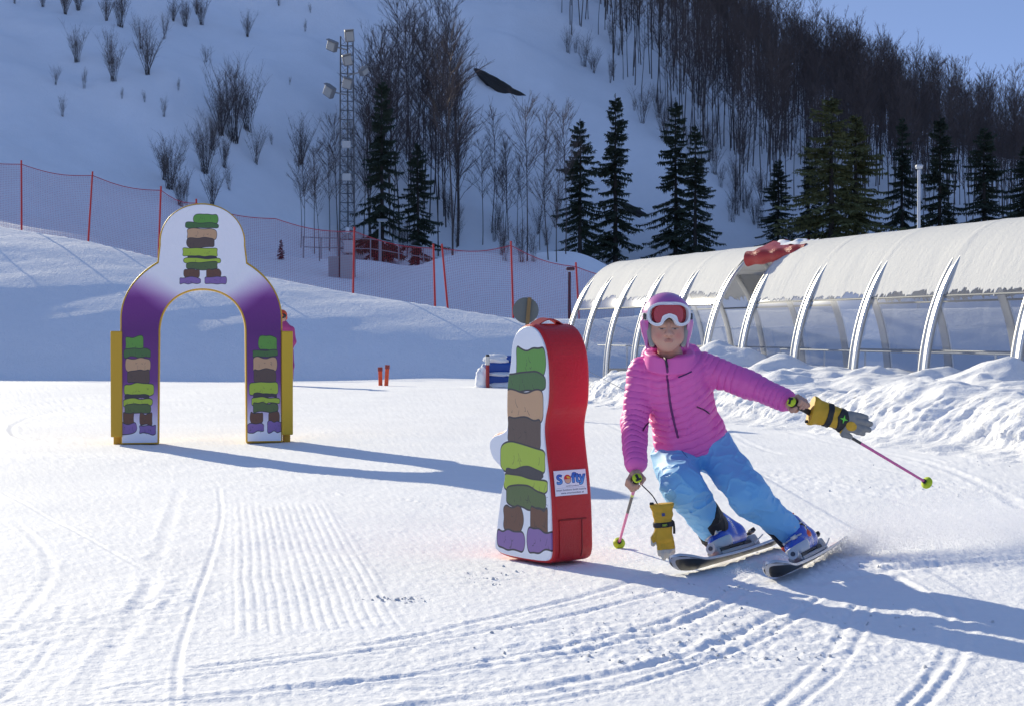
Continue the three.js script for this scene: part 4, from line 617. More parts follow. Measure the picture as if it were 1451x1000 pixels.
// hair, helmet, goggles
{
  const H = J.head, off = skierBase, lv = (x, y, z) => new THREE.Vector3(H.x + x, H.y + y, H.z + z);
  const hairPts = [[0.06, -0.05, -0.09], [0.13, -0.16, -0.17], [0.19, -0.27, -0.17]].map(p => lv(...p)); const strands = []; const r = rng(5);
  for (let i = 0; i < 60; i++) { const j = [r() - 0.5, r() - 0.5, r() - 0.5]; strands.push(tube(hairPts.map((p, k) => p.clone().add(new THREE.Vector3(j[0], j[1], j[2]).multiplyScalar(0.02 + 0.012 * k)).sub(off)), 0.0022, 8, 4)); }
  part('hair', merged(strands), std(lin(0.42, 0.27, 0.1), 0.5), skier);
  const outer = blend([ellipsoid(lv(0, 0.028, -0.02), 0.115, 0.115, 0.136), ellipsoid(lv(0, -0.04, -0.045), 0.112, 0.09, 0.115)], 0.03);
  const ear = [cone(lv(-0.1, 0.0, -0.005), lv(-0.083, -0.108, 0.012), 0.024, 0.016), cone(lv(0.1, 0.0, -0.005), lv(0.083, -0.108, 0.012), 0.024, 0.016)];
  const inner = blend([ellipsoid(lv(0, 0.02, -0.02), 0.094, 0.1, 0.112), ellipsoid(lv(0, -0.06, 0.0), 0.09, 0.1, 0.1)], 0.03);
  const open = (x, y, z) => { const lx = Math.abs(x - H.x), ly = y - H.y, lz = z - H.z; return Math.max(lx - 0.088 + Math.max(0, ly - 0.02) * 0.5, ly - 0.052, -lz + 0.012); };
  const shell = (x, y, z) => { let d = outer(x, y, z); for (const q of ear) d = smin(d, q(x, y, z), 0.02); d = Math.max(d, -inner(x, y, z)); d = Math.max(d, -open(x, y, z)); return Math.max(d, -(y - H.y + 0.118)); };
  const he = part('helmet', tr(nets(shell, lv(-0.15, -0.15, -0.18), lv(0.15, 0.16, 0.15), 0.0042), off), new THREE.MeshPhysicalMaterial({ color: lin(0.52, 0.11, 0.40), roughness: 0.3, clearcoat: 0.7, clearcoatRoughness: 0.12 }), skier);
  for (const s of [-1, 1]) { const f = cone(lv(s * 0.084, -0.015, 0.022), lv(s * 0.072, -0.098, 0.038), 0.017, 0.013); part('ear_pad', tr(nets((x, y, z) => f(x, y, z), lv(s * 0.08 - 0.04, -0.14, -0.02), lv(s * 0.08 + 0.04, 0.03, 0.08), 0.004), off), std(lin(0.3, 0.3, 0.29), 0.9), he); }
  // goggles: outline with a nose notch, bent round the face
  const S = new THREE.Shape(), pr = (sx, e) => [[0, 0.062], [0.05, 0.058], [0.084, 0.035], [0.092, 0.0], [0.082, -0.034], [0.055, -0.05], [0.036, -0.046], [0.022, -0.024], [0.008, -0.01], [0, -0.0085]].map(([x, y]) => { const k = e; const cx = x > 0.0 ? 0.046 : 0, cy = 0.006; return [sx * (x > 0.012 ? cx + (x - cx) * k : x * 0.8 + 0), (e < 1 ? cy + (y - cy) * k + (x < 0.03 && y < 0 ? 0.014 : 0) : y)]; });
  const loop = (e) => { const a = pr(1, e), b = pr(-1, e).reverse().slice(1, -1); return new THREE.CatmullRomCurve3([...a, ...b].map(p => new THREE.Vector3(p[0], p[1], 0)), true, 'centripetal').getPoints(96).map(p => new THREE.Vector2(p.x, p.y)); };
  S.setFromPoints(loop(1)); const hole = loop(0.8); S.holes.push(new THREE.Path(hole));
  const RB = 0.125, bendIt = (g, z0) => { const p = g.attributes.position; for (let i = 0; i < p.count; i++) { const a = p.getX(i) * 0.92 / RB, R = RB + p.getZ(i); p.setXYZ(i, H.x + R * Math.sin(a), H.y + 0.035 + p.getY(i) * 0.92, H.z + z0 - RB + R * Math.cos(a)); } g.computeVertexNormals(); return tr(g, off); };
  const go = part('goggle_frame', bendIt(new THREE.ExtrudeGeometry(S, { depth: 0.026, bevelEnabled: true, bevelThickness: 0.006, bevelSize: 0.004, bevelSegments: 3 }), 0.105), std(lin(0.72, 0.74, 0.8), 0.3), skier);
  const lens = new THREE.Shape(loop(0.83)), lg = new THREE.ExtrudeGeometry(lens, { depth: 0.003, bevelEnabled: false, curveSegments: 40 });
  { const tri = new THREE.PlaneGeometry(0.2, 0.14, 40, 24); const p = tri.attributes.position; }
  part('lens', (() => { // lens built as a fine grid clipped to the outline, so that it bends smoothly
    const pos = [], idx = [], rows = 18, cols = 60, l = loop(0.84); const span = (x) => { let lo = 9, hi = -9; for (let i = 0; i < l.length; i++) { const a = l[i], b = l[(i + 1) % l.length]; if ((a.x - x) * (b.x - x) <= 0 && a.x !== b.x) { const y = lerp(a.y, b.y, (x - a.x) / (b.x - a.x)); lo = Math.min(lo, y); hi = Math.max(hi, y); } } return lo > hi ? null : [lo, hi]; };
    const xm = Math.max(...l.map(p => p.x)) - 0.0005; for (let i = 0; i <= cols; i++) { const x = lerp(-xm, xm, i / cols), s = span(x) || [0, 0]; for (let j = 0; j <= rows; j++) pos.push(x, lerp(s[0], s[1], j / rows), 0.012 + 0.008 * (1 - (x / xm) ** 2)); }
    for (let i = 0; i < cols; i++) for (let j = 0; j < rows; j++) { const a = i * (rows + 1) + j, b = a + rows + 1; idx.push(a, b, a + 1, b, b + 1, a + 1); }
    return bendIt(geoFrom(pos, idx), 0.105); })(), new THREE.MeshPhysicalMaterial({ color: lin(0.42, 0.02, 0.02), metalness: 0.55, roughness: 0.12, clearcoat: 1, clearcoatRoughness: 0.03 }), go);
  part('nose_foam', tube([[-0.036, -0.006], [-0.02, 0.012], [0, 0.024], [0.02, 0.012], [0.036, -0.006]].map(([x, y]) => { const a = x / RB; return lv(RB * Math.sin(a), y, 0.1 - RB + RB * Math.cos(a)).sub(off); }), 0.006, 20, 6), std(lin(0.02, 0.02, 0.022), 0.9), go);
  const strap = []; for (let i = 0; i <= 30; i++) { const a = lerp(0.62, Math.PI * 2 - 0.62, i / 30); strap.push([Math.sin(a), Math.cos(a)]); }
  part('goggle_strap', gridGeo(30, 1, (u, v, i) => { const [sx, cz] = strap[i]; let rr = 0.2; const y = 0.03 + (v - 0.5) * 0.034; while (rr > 0.08 && Math.min(outer(H.x + sx * rr, H.y + y, H.z - 0.02 + cz * rr)) > 0.0025) rr -= 0.001; return [H.x + sx * rr - off.x, H.y + y, H.z - 0.02 + cz * rr - off.z, u, v]; }), std(lin(0.6, 0.62, 0.68), 0.6), go);
  for (const s of [-1, 1]) part('strap_clip', box(0.012, 0.03, 0.02, H.x + s * 0.108 - off.x, H.y + 0.03, H.z + 0.045 - off.z, 0.004), std(lin(0.05, 0.05, 0.06), 0.5), go);
}
console.log('skier done');
// ski poles
const poleTex = canvasTex(64, 1024, (c, w, h) => { c.fillStyle = '#d45f9c'; c.fillRect(0, 0, w, h); c.fillStyle = '#26262a'; c.fillRect(0, 90, w, 330); c.fillStyle = '#c9d63a'; c.fillRect(0, 90, w, 40); c.save(); c.translate(w / 2 - 16, 140); c.rotate(Math.PI / 2); c.font = 'bold 46px sans-serif'; c.fillStyle = '#c9d63a'; c.fillText('LEKI', 0, 0); c.restore(); c.fillStyle = '#8a8a70'; c.fillRect(20, 300, 10, 90); });
function makePole(label, q, roll) {
  const g = q.top.clone().sub(q.tip), L = g.length(); g.normalize();
  const o = thing('ski_pole', label, 'ski pole', q.tip.toArray(), 'ski poles in the hands of the skier'); o.quaternion.setFromUnitVectors(new THREE.Vector3(0, 1, 0), g);
  const tx = poleTex; part('shaft', new THREE.CylinderGeometry(0.008, 0.0065, L - 0.2, 12).translate(0, (L - 0.2) / 2 + 0.06, 0), std(0xffffff, 0.35, { map: tx }), o);
  part('steel_tip', new THREE.CylinderGeometry(0.006, 0.0015, 0.06, 8).translate(0, 0.03, 0), chrome, o);
  const yg = std(lin(0.55, 0.7, 0.02), 0.45), bk = part('basket', new THREE.LatheGeometry([[0.008, 0.066], [0.02, 0.058], [0.03, 0.054], [0.031, 0.06], [0.02, 0.068], [0.009, 0.08], [0.008, 0.066]].map(p => new THREE.Vector2(...p)), 24), yg, o);
  part('basket_hub', new THREE.CylinderGeometry(0.011, 0.012, 0.022, 12).translate(0, 0.078, 0), bootMats.black, bk);
  const gr = part('grip', new THREE.LatheGeometry([[0.009, L - 0.15], [0.014, L - 0.14], [0.013, L - 0.1], [0.0155, L - 0.07], [0.0135, L - 0.04], [0.018, L - 0.02], [0.0215, L - 0.004]].map(p => new THREE.Vector2(...p)), 20), bootMats.black, o);
  part('grip_cap', new THREE.LatheGeometry([[0.021, L - 0.006], [0.0225, L + 0.001], [0.021, L + 0.007], [0.012, L + 0.0105], [0, L + 0.0115]].map(p => new THREE.Vector2(...p)), 24), yg, gr);
  part('release_catch', merged([box(0.012, 0.004, 0.03, 0, L + 0.0118, 0, 0.002), box(0.026, 0.004, 0.01, 0, L + 0.0116, 0.012, 0.002)]).rotateY(roll), bootMats.black, gr);
  return o;
}
makePole('pink ski pole planted beside the red foam block, its basket on the snow', poleR, 0.4);
makePole('pink ski pole held out in the air by the outstretched arm', poleL, 2.2);
// gloves swinging on their cords
const gloveMat = new THREE.MeshPhysicalMaterial({ color: lin(0.62, 0.36, 0.02), roughness: 0.6, sheen: 0.2, bumpMap: snowBump, bumpScale: 0.001 });
function makeGlove(label, cuffP, tipP, faceDir, mirror, palmSide, cordTo) {
  const ax = tipP.clone().sub(cuffP), L = ax.length(); ax.normalize();
  const n = faceDir.clone().addScaledVector(ax, -faceDir.dot(ax)).normalize(), s = new THREE.Vector3().crossVectors(n, ax).normalize().multiplyScalar(mirror);
  const o = thing('ski_glove', label, 'glove', cuffP.toArray(), 'gloves dangling from the hands of the skier');
  const k = L / 0.28, v = (a, b, c = 0) => ax.clone().multiplyScalar(a * k).addScaledVector(s, b * k).addScaledVector(n, c * k);
  const flat = (f, c, w) => f;
  const bones = [[v(0.0, -0.03), v(0.07, -0.018), 0.032, 0.026], [v(0.0, 0.03), v(0.07, 0.018), 0.032, 0.026], [v(0, 0), v(0.08, 0), 0.034, 0.028], [v(0.08, -0.012), v(0.11, -0.014), 0.024, 0.023], [v(0.08, 0.012), v(0.11, 0.014), 0.024, 0.023], [v(0.11, -0.018), v(0.17, -0.024), 0.022, 0.019], [v(0.11, 0.016), v(0.17, 0.022), 0.022, 0.019], [v(0.12, 0), v(0.17, 0), 0.022, 0.02]];
  const fg = [[v(0.17, -0.029), v(0.222, -0.031, -0.004), v(0.25, -0.030, -0.016)], [v(0.175, -0.01), v(0.24, -0.012, -0.002), v(0.272, -0.012, -0.012)], [v(0.175, 0.012), v(0.24, 0.014, -0.002), v(0.27, 0.015, -0.012)], [v(0.17, 0.03), v(0.22, 0.034, -0.004), v(0.245, 0.034, -0.014)]];
  const thumb = [v(0.125, -0.03, -0.004), v(0.165, -0.056, -0.01), v(0.198, -0.06, -0.016)];
  const A = blend(bones.map(b => cone(...b.slice(0, 2), b[2] * k, b[3] * k)), 0.025 * k), F = [...fg, thumb].map(f => blend([cone(f[0], f[1], 0.0135 * k, 0.0125 * k), cone(f[1], f[2], 0.0125 * k, 0.0105 * k)], 0.004));
  const squash = (p) => p; const sdf = (x, y, z) => { let d = A(x, y, z); for (const f of F) d = smin(d, f(x, y, z), 0.006); const a = (x * ax.x + y * ax.y + z * ax.z) / k; d -= 0.0025 * noise3(x * 40, y * 40, z * 40) + (a < 0.08 ? 0.003 * Math.sin(a * 150) * 0.5 : 0); return Math.max(d, -(a + 0.004)); };
  const pts = [...bones.flatMap(b => [b[0], b[1]]), ...fg.flat(), ...thumb], [lo, hi] = vmin(pts, 0.05);
  part('leather', nets(sdf, lo, hi, 0.0042), gloveMat, o);
  const pale = (x, y, z) => { const a = (x * ax.x + y * ax.y + z * ax.z) / k, c = (x * n.x + y * n.y + z * n.z) / k; return palmSide ? Math.max(sdf(x, y, z) - 0.0022, 0.15 - a) : Math.max(sdf(x, y, z) - 0.0022, Math.min(0.225 - a, Math.max(c + 0.003, 0.11 - a))); };
  part('palm_leather', nets(pale, lo, hi, 0.0042), palmSide ? std(lin(0.26, 0.26, 0.25), 0.75) : std(lin(0.56, 0.52, 0.45), 0.75), o);
  const band = nets((x, y, z) => { const a = (x * ax.x + y * ax.y + z * ax.z) / k; return Math.max(sdf(x, y, z) - 0.005, Math.abs(a - (palmSide ? 0.075 : 0.1)) - 0.013); }, lo, hi, 0.0042);
  const bd = part('wrist_strap', band, bootMats.black, o);
  if (palmSide) { // trigger strap frame with a bright star
    part('strap_frame', nets((x, y, z) => { const a = (x * ax.x + y * ax.y + z * ax.z) / k, b = (x * s.x + y * s.y + z * s.z) / k; return Math.max(sdf(x, y, z) - 0.0045, Math.abs(a - 0.135) - 0.028 + 0.35 * Math.abs(b)); }, lo, hi, 0.0042), bootMats.black, o);
    part('palm_patch', nets((x, y, z) => { const a = (x * ax.x + y * ax.y + z * ax.z) / k, b = (x * s.x + y * s.y + z * s.z) / k; return Math.max(sdf(x, y, z) - 0.0055, Math.hypot(a - 0.18, (b + 0.02) * 1.4) - 0.028); }, lo, hi, 0.0042), gloveMat, o);
    const st = new THREE.Shape(); for (let i = 0; i < 8; i++) { const r = i % 2 ? 0.006 : 0.02, a = i * Math.PI / 4; i ? st.lineTo(r * Math.cos(a), r * Math.sin(a)) : st.moveTo(r, 0); }
    const q = onSurface(sdf, v(0.135, -0.002, 0.12), n.clone().negate()).addScaledVector(n, 0.006), sg = new THREE.ExtrudeGeometry(st, { depth: 0.003, bevelEnabled: false }); sg.applyMatrix4(new THREE.Matrix4().makeBasis(ax, s.clone().multiplyScalar(mirror), n).setPosition(q)); part('star_mark', sg, std(lin(0.18, 0.72, 0.06), 0.5), bd);
  } else {
    const txt = canvasTex(256, 80, (c, w, h) => { c.fillStyle = '#101012'; c.fillRect(0, 0, w, h); c.font = 'bold 66px sans-serif'; c.fillStyle = '#b9d63a'; c.fillText('LEKI', 46, 64, 170); });
    const sign = (a0, a1, b0, b1, off2) => gridGeo(10, 3, (u, w) => { const q = onSurface(sdf, v(lerp(a1, a0, w), lerp(b0, b1, u) * mirror, 0.12), n.clone().negate()).addScaledVector(n, off2); return [q.x, q.y, q.z, 1 - u, w]; });
    part('strap_print', sign(0.109, 0.091, -0.022, 0.022, 0.0075), std(0xffffff, 0.6, { map: txt, side: THREE.DoubleSide }), bd);
    part('badge', sign(0.055, 0.04, -0.008, 0.008, 0.003), std(lin(0.05, 0.07, 0.22), 0.5), o);
    part('strap_tab', tube([v(0.1, 0.036, 0.012), v(0.085, 0.046, 0.014), v(0.12, 0.05, 0.01), v(0.15, 0.048, 0.008)], 0.006, 14, 6), bootMats.black, o);
  }
  part('cord_lock', box(0.02, 0.014, 0.014, v(-0.006, -0.05).x, v(-0.006, -0.05).y, v(-0.006, -0.05).z, 0.004), bootMats.black, o);
  const e = cordTo.clone().sub(cuffP); part('cord', tube([e, e.clone().lerp(v(0, 0), 0.5).add(new THREE.Vector3(0.004, -0.006, 0)), v(0.0, -0.02, 0.01)], 0.0028, 14, 5), bootMats.black, o);
}
makeGlove('yellow leather glove with a lettered black strap, hanging fingers down by the knee', P(938, 714, 7.08), P(945, 793, 7.08), new THREE.Vector3(0, 0, 1), 1, false, P(909, 686, 7.06));
makeGlove('yellow and grey glove with a bright star, flung out sideways beside the raised pole', P(1150, 581, 7.1), P(1237, 606, 7.14), new THREE.Vector3(0, 0.1, 1), 1, true, P(1135, 577, 7.12));
console.log('gloves done');
// ---------------------------------------------------------------- trees
class Limbs {
  constructor() { this.p = []; this.i = []; }
  limb(pts, r0, r1, sides = 3) {
    const base = this.p.length / 3, n = pts.length;
    for (let k = 0; k < n; k++) {
      const a = pts[Math.max(0, k - 1)], b = pts[Math.min(n - 1, k + 1)], t = b.clone().sub(a).normalize(), u = new THREE.Vector3(t.y, t.z, t.x).cross(t).normalize(), w = new THREE.Vector3().crossVectors(t, u), r = lerp(r0, r1, k / (n - 1));
      for (let s = 0; s < sides; s++) { const q = s / sides * 2 * Math.PI, c = Math.cos(q) * r, d = Math.sin(q) * r; this.p.push(pts[k].x + u.x * c + w.x * d, pts[k].y + u.y * c + w.y * d, pts[k].z + u.z * c + w.z * d); }
    }
    for (let k = 0; k < n - 1; k++) for (let s = 0; s < sides; s++) { const a = base + k * sides + s, b = base + k * sides + (s + 1) % sides; this.i.push(a, b, a + sides, b, b + sides, a + sides); }
  }
  blade(a, b, w, nrm) { const base = this.p.length / 3, t = b.clone().sub(a), s = new THREE.Vector3().crossVectors(t, nrm).normalize().multiplyScalar(w); const m = a.clone().lerp(b, 0.4); for (const q of [a, m.clone().add(s), b, m.clone().sub(s)]) this.p.push(q.x, q.y, q.z); this.i.push(base, base + 1, base + 2, base, base + 2, base + 3); }
  ribbon(a, b, w, turn) { const base = this.p.length / 3, t = b.clone().sub(a).normalize(), s = new THREE.Vector3(Math.cos(turn), 0, Math.sin(turn)).cross(t).normalize().multiplyScalar(w), e = 0.5; for (const q of [a.clone().sub(s), a.clone().add(s), b.clone().addScaledVector(s, e), b.clone().addScaledVector(s, -e)]) this.p.push(q.x, q.y, q.z); this.i.push(base, base + 1, base + 2, base, base + 2, base + 3); }
  geo() { return geoFrom(this.p, this.i); }
}
const V3 = (x, y, z) => new THREE.Vector3(x, y, z);
function bareTree(seed, H, lean, clearTo, full = 1) {
  const r = rng(seed), T = new Limbs(), C = new Limbs(), n = 8, trunk = [];
  for (let k = 0; k <= n; k++) { const t = k / n; trunk.push(V3(lean * H * t * t + 0.05 * H * 0.3 * Math.sin(t * 5 + seed), H * t * 0.97 - (k ? 0 : 0.25), 0.1 * Math.sin(t * 4 + seed * 2))); }
  const r0 = 0.0038 * H + 0.008; T.limb(trunk, r0, 0.007, 5);
  const tc = new THREE.CatmullRomCurve3(trunk), nb = Math.round((22 + H * 2.8) * full);
  for (let b = 0; b < nb; b++) {
    const t = lerp(clearTo, 0.97, Math.pow(r(), 0.8)), o = tc.getPoint(t), az = r() * 6.283, up = lerp(0.55, 1.25, r()), L = H * lerp(0.30, 0.11, t) * (full < 1 ? 0.75 : 1) * lerp(0.6, 1.2, r()), dir = V3(Math.cos(az) * Math.cos(up), Math.sin(up), Math.sin(az) * Math.cos(up));
    const p = [o]; for (let k = 1; k <= 3; k++) p.push(o.clone().addScaledVector(dir, L * k / 3).add(V3((r() - 0.5) * 0.16 * L * 0.6, 0.10 * L * (k / 3) ** 2, (r() - 0.5) * 0.16 * L * 0.6)));
    C.limb(p, r0 * lerp(0.45, 0.25, t), 0.005, 3);
    const bc = new THREE.CatmullRomCurve3(p);
    for (let q = 0; q < 10; q++) { const u = lerp(0.25, 1, r()), a = bc.getPoint(u), d2 = dir.clone().add(V3(r() - 0.5, r() * 0.6 - 0.1, r() - 0.5).multiplyScalar(1.3)).normalize(), l2 = L * lerp(0.2, 0.45, r()), e = a.clone().addScaledVector(d2, l2); C.ribbon(a, e, 0.0068, r() * 6.28); if (q < 5) { const f = a.clone().lerp(e, 0.5), e2 = f.clone().addScaledVector(V3(r() - 0.5, r(), r() - 0.5).normalize(), l2 * 0.5); C.ribbon(f, e2, 0.0052, r() * 6.28); } }
  }
  return { trunk: T.geo(), crown: C.geo() };
}
function spruceTree(seed, H, spread) {
  const r = rng(seed), T = new Limbs(), C = new Limbs();
  T.limb([V3(0, -0.3, 0), V3(0.02, H * 0.35, 0.02), V3(-0.02, H * 0.7, 0), V3(0, H, 0)], 0.012 * H + 0.03, 0.012, 7);
  const N = Math.round(H * 21);
  for (let b = 0; b < N; b++) {
    const t = Math.pow(r(), 0.82) * 0.93 + 0.05, y = H * t, az = r() * 6.283; const prof = Math.pow(1 - t, 0.75) * (t < 0.16 ? 0.55 + t * 2.8 : 1);
    const L = H * spread * prof * lerp(0.45, 1.15, r()) * (0.72 + 0.5 * noise3(Math.cos(az) * 1.6 + seed, t * 9, Math.sin(az) * 1.6)) + 0.1; const rise = lerp(-0.25, 0.65, t * t), dir = V3(Math.cos(az), 0, Math.sin(az)), o = V3(0, y, 0);
    const at = (u) => o.clone().addScaledVector(dir, L * u).add(V3(0, L * (rise * u - 0.42 * u * u + 0.30 * u * u * u * u), 0));
    const pts = [0, 0.3, 0.65, 1].map(at); C.limb(pts, 0.022 * (1 - t) + 0.008, 0.004, 3);
    const m = Math.round(6 + L * 15), sd = V3(-dir.z, 0, dir.x);
    for (let k = 0; k < m; k++) { const u = lerp(0.16, 1.02, (k + r()) / m), a = at(u); for (const s of [-1, 1]) { const ll = lerp(0.16, 0.42, r()) * (1.15 - 0.5 * u) * Math.min(1.15, 0.45 + L * 0.5), e = a.clone().addScaledVector(sd, s * ll * lerp(0.35, 1, r())).addScaledVector(dir, ll * lerp(0.2, 0.9, r())).add(V3(0, -ll * lerp(0.1, 0.8, r()), 0)); C.blade(a, e, lerp(0.03, 0.065, r()), V3(r() - 0.5, 1, r() - 0.5)); } if (r() < 0.8) C.blade(a, a.clone().add(V3((r() - 0.5) * 0.1, -lerp(0.12, 0.34, r()), (r() - 0.5) * 0.1)), 0.03, V3(dir.z, 0.1, -dir.x)); }
  }
  for (let k = 0; k < 26; k++) { const y = H * lerp(0.9, 1, k / 26), az = r() * 6.28, l = lerp(0.3, 0.05, k / 26) * H * 0.1; C.blade(V3(0, y, 0), V3(Math.cos(az) * l, y + l * 0.6, Math.sin(az) * l), 0.02, V3(0, 0.3, 1)); }
  return { trunk: T.geo(), crown: C.geo() };
}
function shrub(seed, H, stems) {
  const r = rng(seed), C = new Limbs(), T = new Limbs();
  for (let s = 0; s < stems; s++) {
    const az = r() * 6.283, sp = lerp(0.05, 0.5, r()), h = H * lerp(0.5, 1, r()), b = V3((r() - 0.5) * 0.5 * H * 0.3, -0.1, (r() - 0.5) * 0.3 * H * 0.3), e = b.clone().add(V3(Math.cos(az) * sp * h, h, Math.sin(az) * sp * h)), m = b.clone().lerp(e, 0.5).add(V3((r() - 0.5) * 0.1, 0.06 * h, 0)), c = new THREE.CatmullRomCurve3([b, m, e]);
    T.limb(c.getPoints(4), 0.011, 0.004, 3);
    for (let k = 0; k < 30; k++) { const a = c.getPoint(lerp(0.3, 1, r())), l = h * lerp(0.1, 0.3, r()), q = a.clone().add(V3((r() - 0.5) * 1.3 * l, l * lerp(0.3, 1, r()), (r() - 0.5) * 1.3 * l)); C.ribbon(a, q, 0.0048, r() * 6.28); }
  }
  return { stem: T.geo(), twigs: C.geo() };
}
const barkMat = std(lin(0.085, 0.070, 0.064), 0.9), twigMat = std(lin(0.11, 0.082, 0.072), 0.95), needleMat = std(lin(0.043, 0.058, 0.032), 0.85), sunlitOliveMat = std(lin(0.16, 0.16, 0.055), 0.85), spruceBark = std(lin(0.05, 0.04, 0.034), 0.95);  // olive needles are also lifted in colour to stand in for sunlight
const bareKinds = [0, 1, 2, 3, 4, 5].map(i => bareTree(31 + i * 17, 8, [0.02, -0.05, 0.07, 0.0, -0.02, 0.12][i], [0.3, 0.4, 0.22, 0.5, 0.35, 0.45][i]));
const forestKinds = [0, 1, 2, 3, 4, 5].map(i => bareTree(131 + i * 13, 8, [0.02, -0.04, 0.05, 0.0, -0.02, 0.08][i], [0.42, 0.5, 0.36, 0.55, 0.46, 0.4][i], 0.6));
const spruceKinds = [spruceTree(5, 10, 0.25), spruceTree(9, 10, 0.29), spruceTree(14, 10, 0.23), spruceTree(22, 10, 0.32)];
const shrubKinds = [shrub(3, 3, 18), shrub(8, 3, 30), shrub(12, 3, 12), shrub(19, 3, 42)];
function plantBare(v, h, kind, turn, label, group, kinds = bareKinds) { const o = thing('bare_birch', label, 'tree', v.toArray(), group); o.rotation.y = turn; o.scale.set(h / 8 * 0.95, h / 8, h / 8 * 0.95); part('trunk', kinds[kind].trunk, barkMat, o); part('crown', kinds[kind].crown, twigMat, o); return o; }
function plantSpruce(v, h, w, kind, turn, label, group, mat = needleMat) { const o = thing('spruce_tree', label, 'tree', v.toArray(), group); o.rotation.y = turn; o.scale.set(h / 10 * w, h / 10, h / 10 * w); part('trunk', spruceKinds[kind].trunk, spruceBark, o); part('crown', spruceKinds[kind].crown, mat, o); return o; }
const hAt = (v, px, yTop) => P(px, yTop, -v.z).y - v.y;
const base = (px, d) => { const x = (px - 725.5) / FPX * d; return V3(x, terrain(x, d), -d); };
{
  const S = [ // photo column, distance, top row, width, kind, olive, label, group
    [541, 78, 108, 0.95, 0, 0, 'taller spruce in the birch grove, next to the floodlight mast', 'spruces in the birch grove'], [592, 79, 200, 1.05, 1, 0, 'short bushy spruce in the birch grove beside the dark red net heap', 'spruces in the birch grove'],
    [822, 82, 168, 1.15, 1, 0, 'broad spruce beside the slim birches behind the shorter tunnel', 'spruces behind the shorter tunnel'], [872, 83, 132, 1.1, 0, 0, 'tallest spruce behind the shorter tunnel, standing alone beside the thin dark ledge', 'spruces behind the shorter tunnel'], [957, 84, 138, 1.05, 0, 0, 'taller spruce of the close pair behind the shorter tunnel', 'spruces behind the shorter tunnel'], [985, 82, 176, 1.15, 2, 0, 'shorter spruce of the close pair behind the shorter tunnel', 'spruces behind the shorter tunnel'],
    [1103, 84, 225, 1.3, 1, 0, 'low spruce beside the red tarpaulin roll, shortest behind the tunnels', 'spruces behind the longer tunnel'], [1178, 80, 136, 1.5, 3, 1, 'broad olive green spruce rising above the red tarpaulin roll', 'olive green spruces'], [1212, 82, 160, 1.5, 1, 1, 'slimmer olive green spruce touching the broad olive one', 'olive green spruces'], [1278, 86, 165, 1.0, 2, 0, 'narrow spruce between the olive spruces and the white lamp post', 'spruces behind the longer tunnel'], [1332, 82, 162, 1.3, 0, 0, 'dense spruce standing right behind the white lamp post', 'spruces behind the longer tunnel'], [1394, 81, 178, 1.4, 1, 0, 'dark spruce beyond the white lamp post behind the longer tunnel', 'spruces behind the longer tunnel'], [1452, 86, 205, 1.3, 3, 0, 'dark spruce beyond the white lamp post behind the longer tunnel', 'spruces behind the longer tunnel'], [1146, 86, 200, 1.1, 2, 0, 'thin spruce squeezed between the low spruce and the broad olive one', 'spruces behind the longer tunnel'],
  ];
  S.forEach(([px, d, yt, w, k, ol, lb, gp], i) => { const v = base(px, d); plantSpruce(v, hAt(v, px, yt), w, k, i * 1.7, lb, gp, ol ? sunlitOliveMat : needleMat); });
  // bare birches of the grove, then single ones
  const r = rng(77);
  for (let i = 0; i < 66; i++) { const px = lerp(520, 752, Math.pow(r(), 0.9)), py = lerp(205, 372, Math.pow(r(), 0.7)); if (px > 655 && py < 325) continue; const v = hit(px, py); plantBare(v, lerp(6.5, 11.5, r()) * (px > 655 ? 0.6 : 1), Math.floor(r() * 6), r() * 6.28, 'bare birch in the grove between the floodlight mast and the dark rock ledge', 'birch grove on the lower hill'); }
  for (const [px, py, h] of [[575, 190, 9.5], [600, 200, 10], [562, 175, 9], [645, 205, 8.5], [620, 150, 7]]) plantBare(hit(px, py), h, Math.floor(r() * 6), r() * 6.28, 'bare birch in the grove between the floodlight mast and the dark rock ledge', 'birch grove on the lower hill');
  for (const [px, py, h] of [[775, 368, 6], [765, 355, 5], [790, 372, 5], [800, 360, 6]]) plantBare(hit(px, py), h, Math.floor(r() * 6), r() * 6.28, 'slim bare birch beside the spruces behind the shorter tunnel', 'slim birches by the spruces');
  for (const [px, py, h] of [[430, 365, 5], [445, 360, 5.5], [465, 355, 6], [478, 362, 7], [452, 370, 4], [425, 350, 4.5], [500, 350, 6.5], [515, 340, 7]]) plantBare(hit(px, py), h, Math.floor(r() * 6), r() * 6.28, 'thin bare sapling around the foot of the floodlight mast', 'saplings at the mast');
  // the forest on the right: the ones that show largest are trees of their own, the rest one mass
  const edge = [[-40, 700], [0, 742], [90, 828], [140, 885], [200, 950], [260, 1018], [320, 1048], [380, 1075]], list = [];
  let guard = 0; while (list.length < 2700 && guard++ < 90000) {
    const d = lerp(88, 178, r()), x = lerp(-0.03, 0.43, r()) * d, v = V3(x, terrain(x, d), -d), [px, py] = project(v); if (px < 690 || px > 1600) continue;
    const e = pw(edge, py), dens = d > 136 ? 1 : smooth(e - 8, e + 90, px) * (py > 300 ? 0.35 : py > 230 ? 0.6 : 0.9); if (r() > dens) continue; if (d < RIDGE && py > 345) continue;
    list.push({ v, h: d > 136 ? lerp(3.6, 6.4, r()) : lerp(5.5, 9, r()), k: Math.floor(r() * 6), t: r() * 6.28, px, py, d });
  }
  list.sort((a, b) => (b.d < RIDGE) - (a.d < RIDGE) || b.h / b.d - a.h / a.d);
  const inFrame = list.filter(q => q.px > 700 && q.px < 1470 && q.d < RIDGE && q.py > 0), own = new Set(inFrame.slice(0, 215));
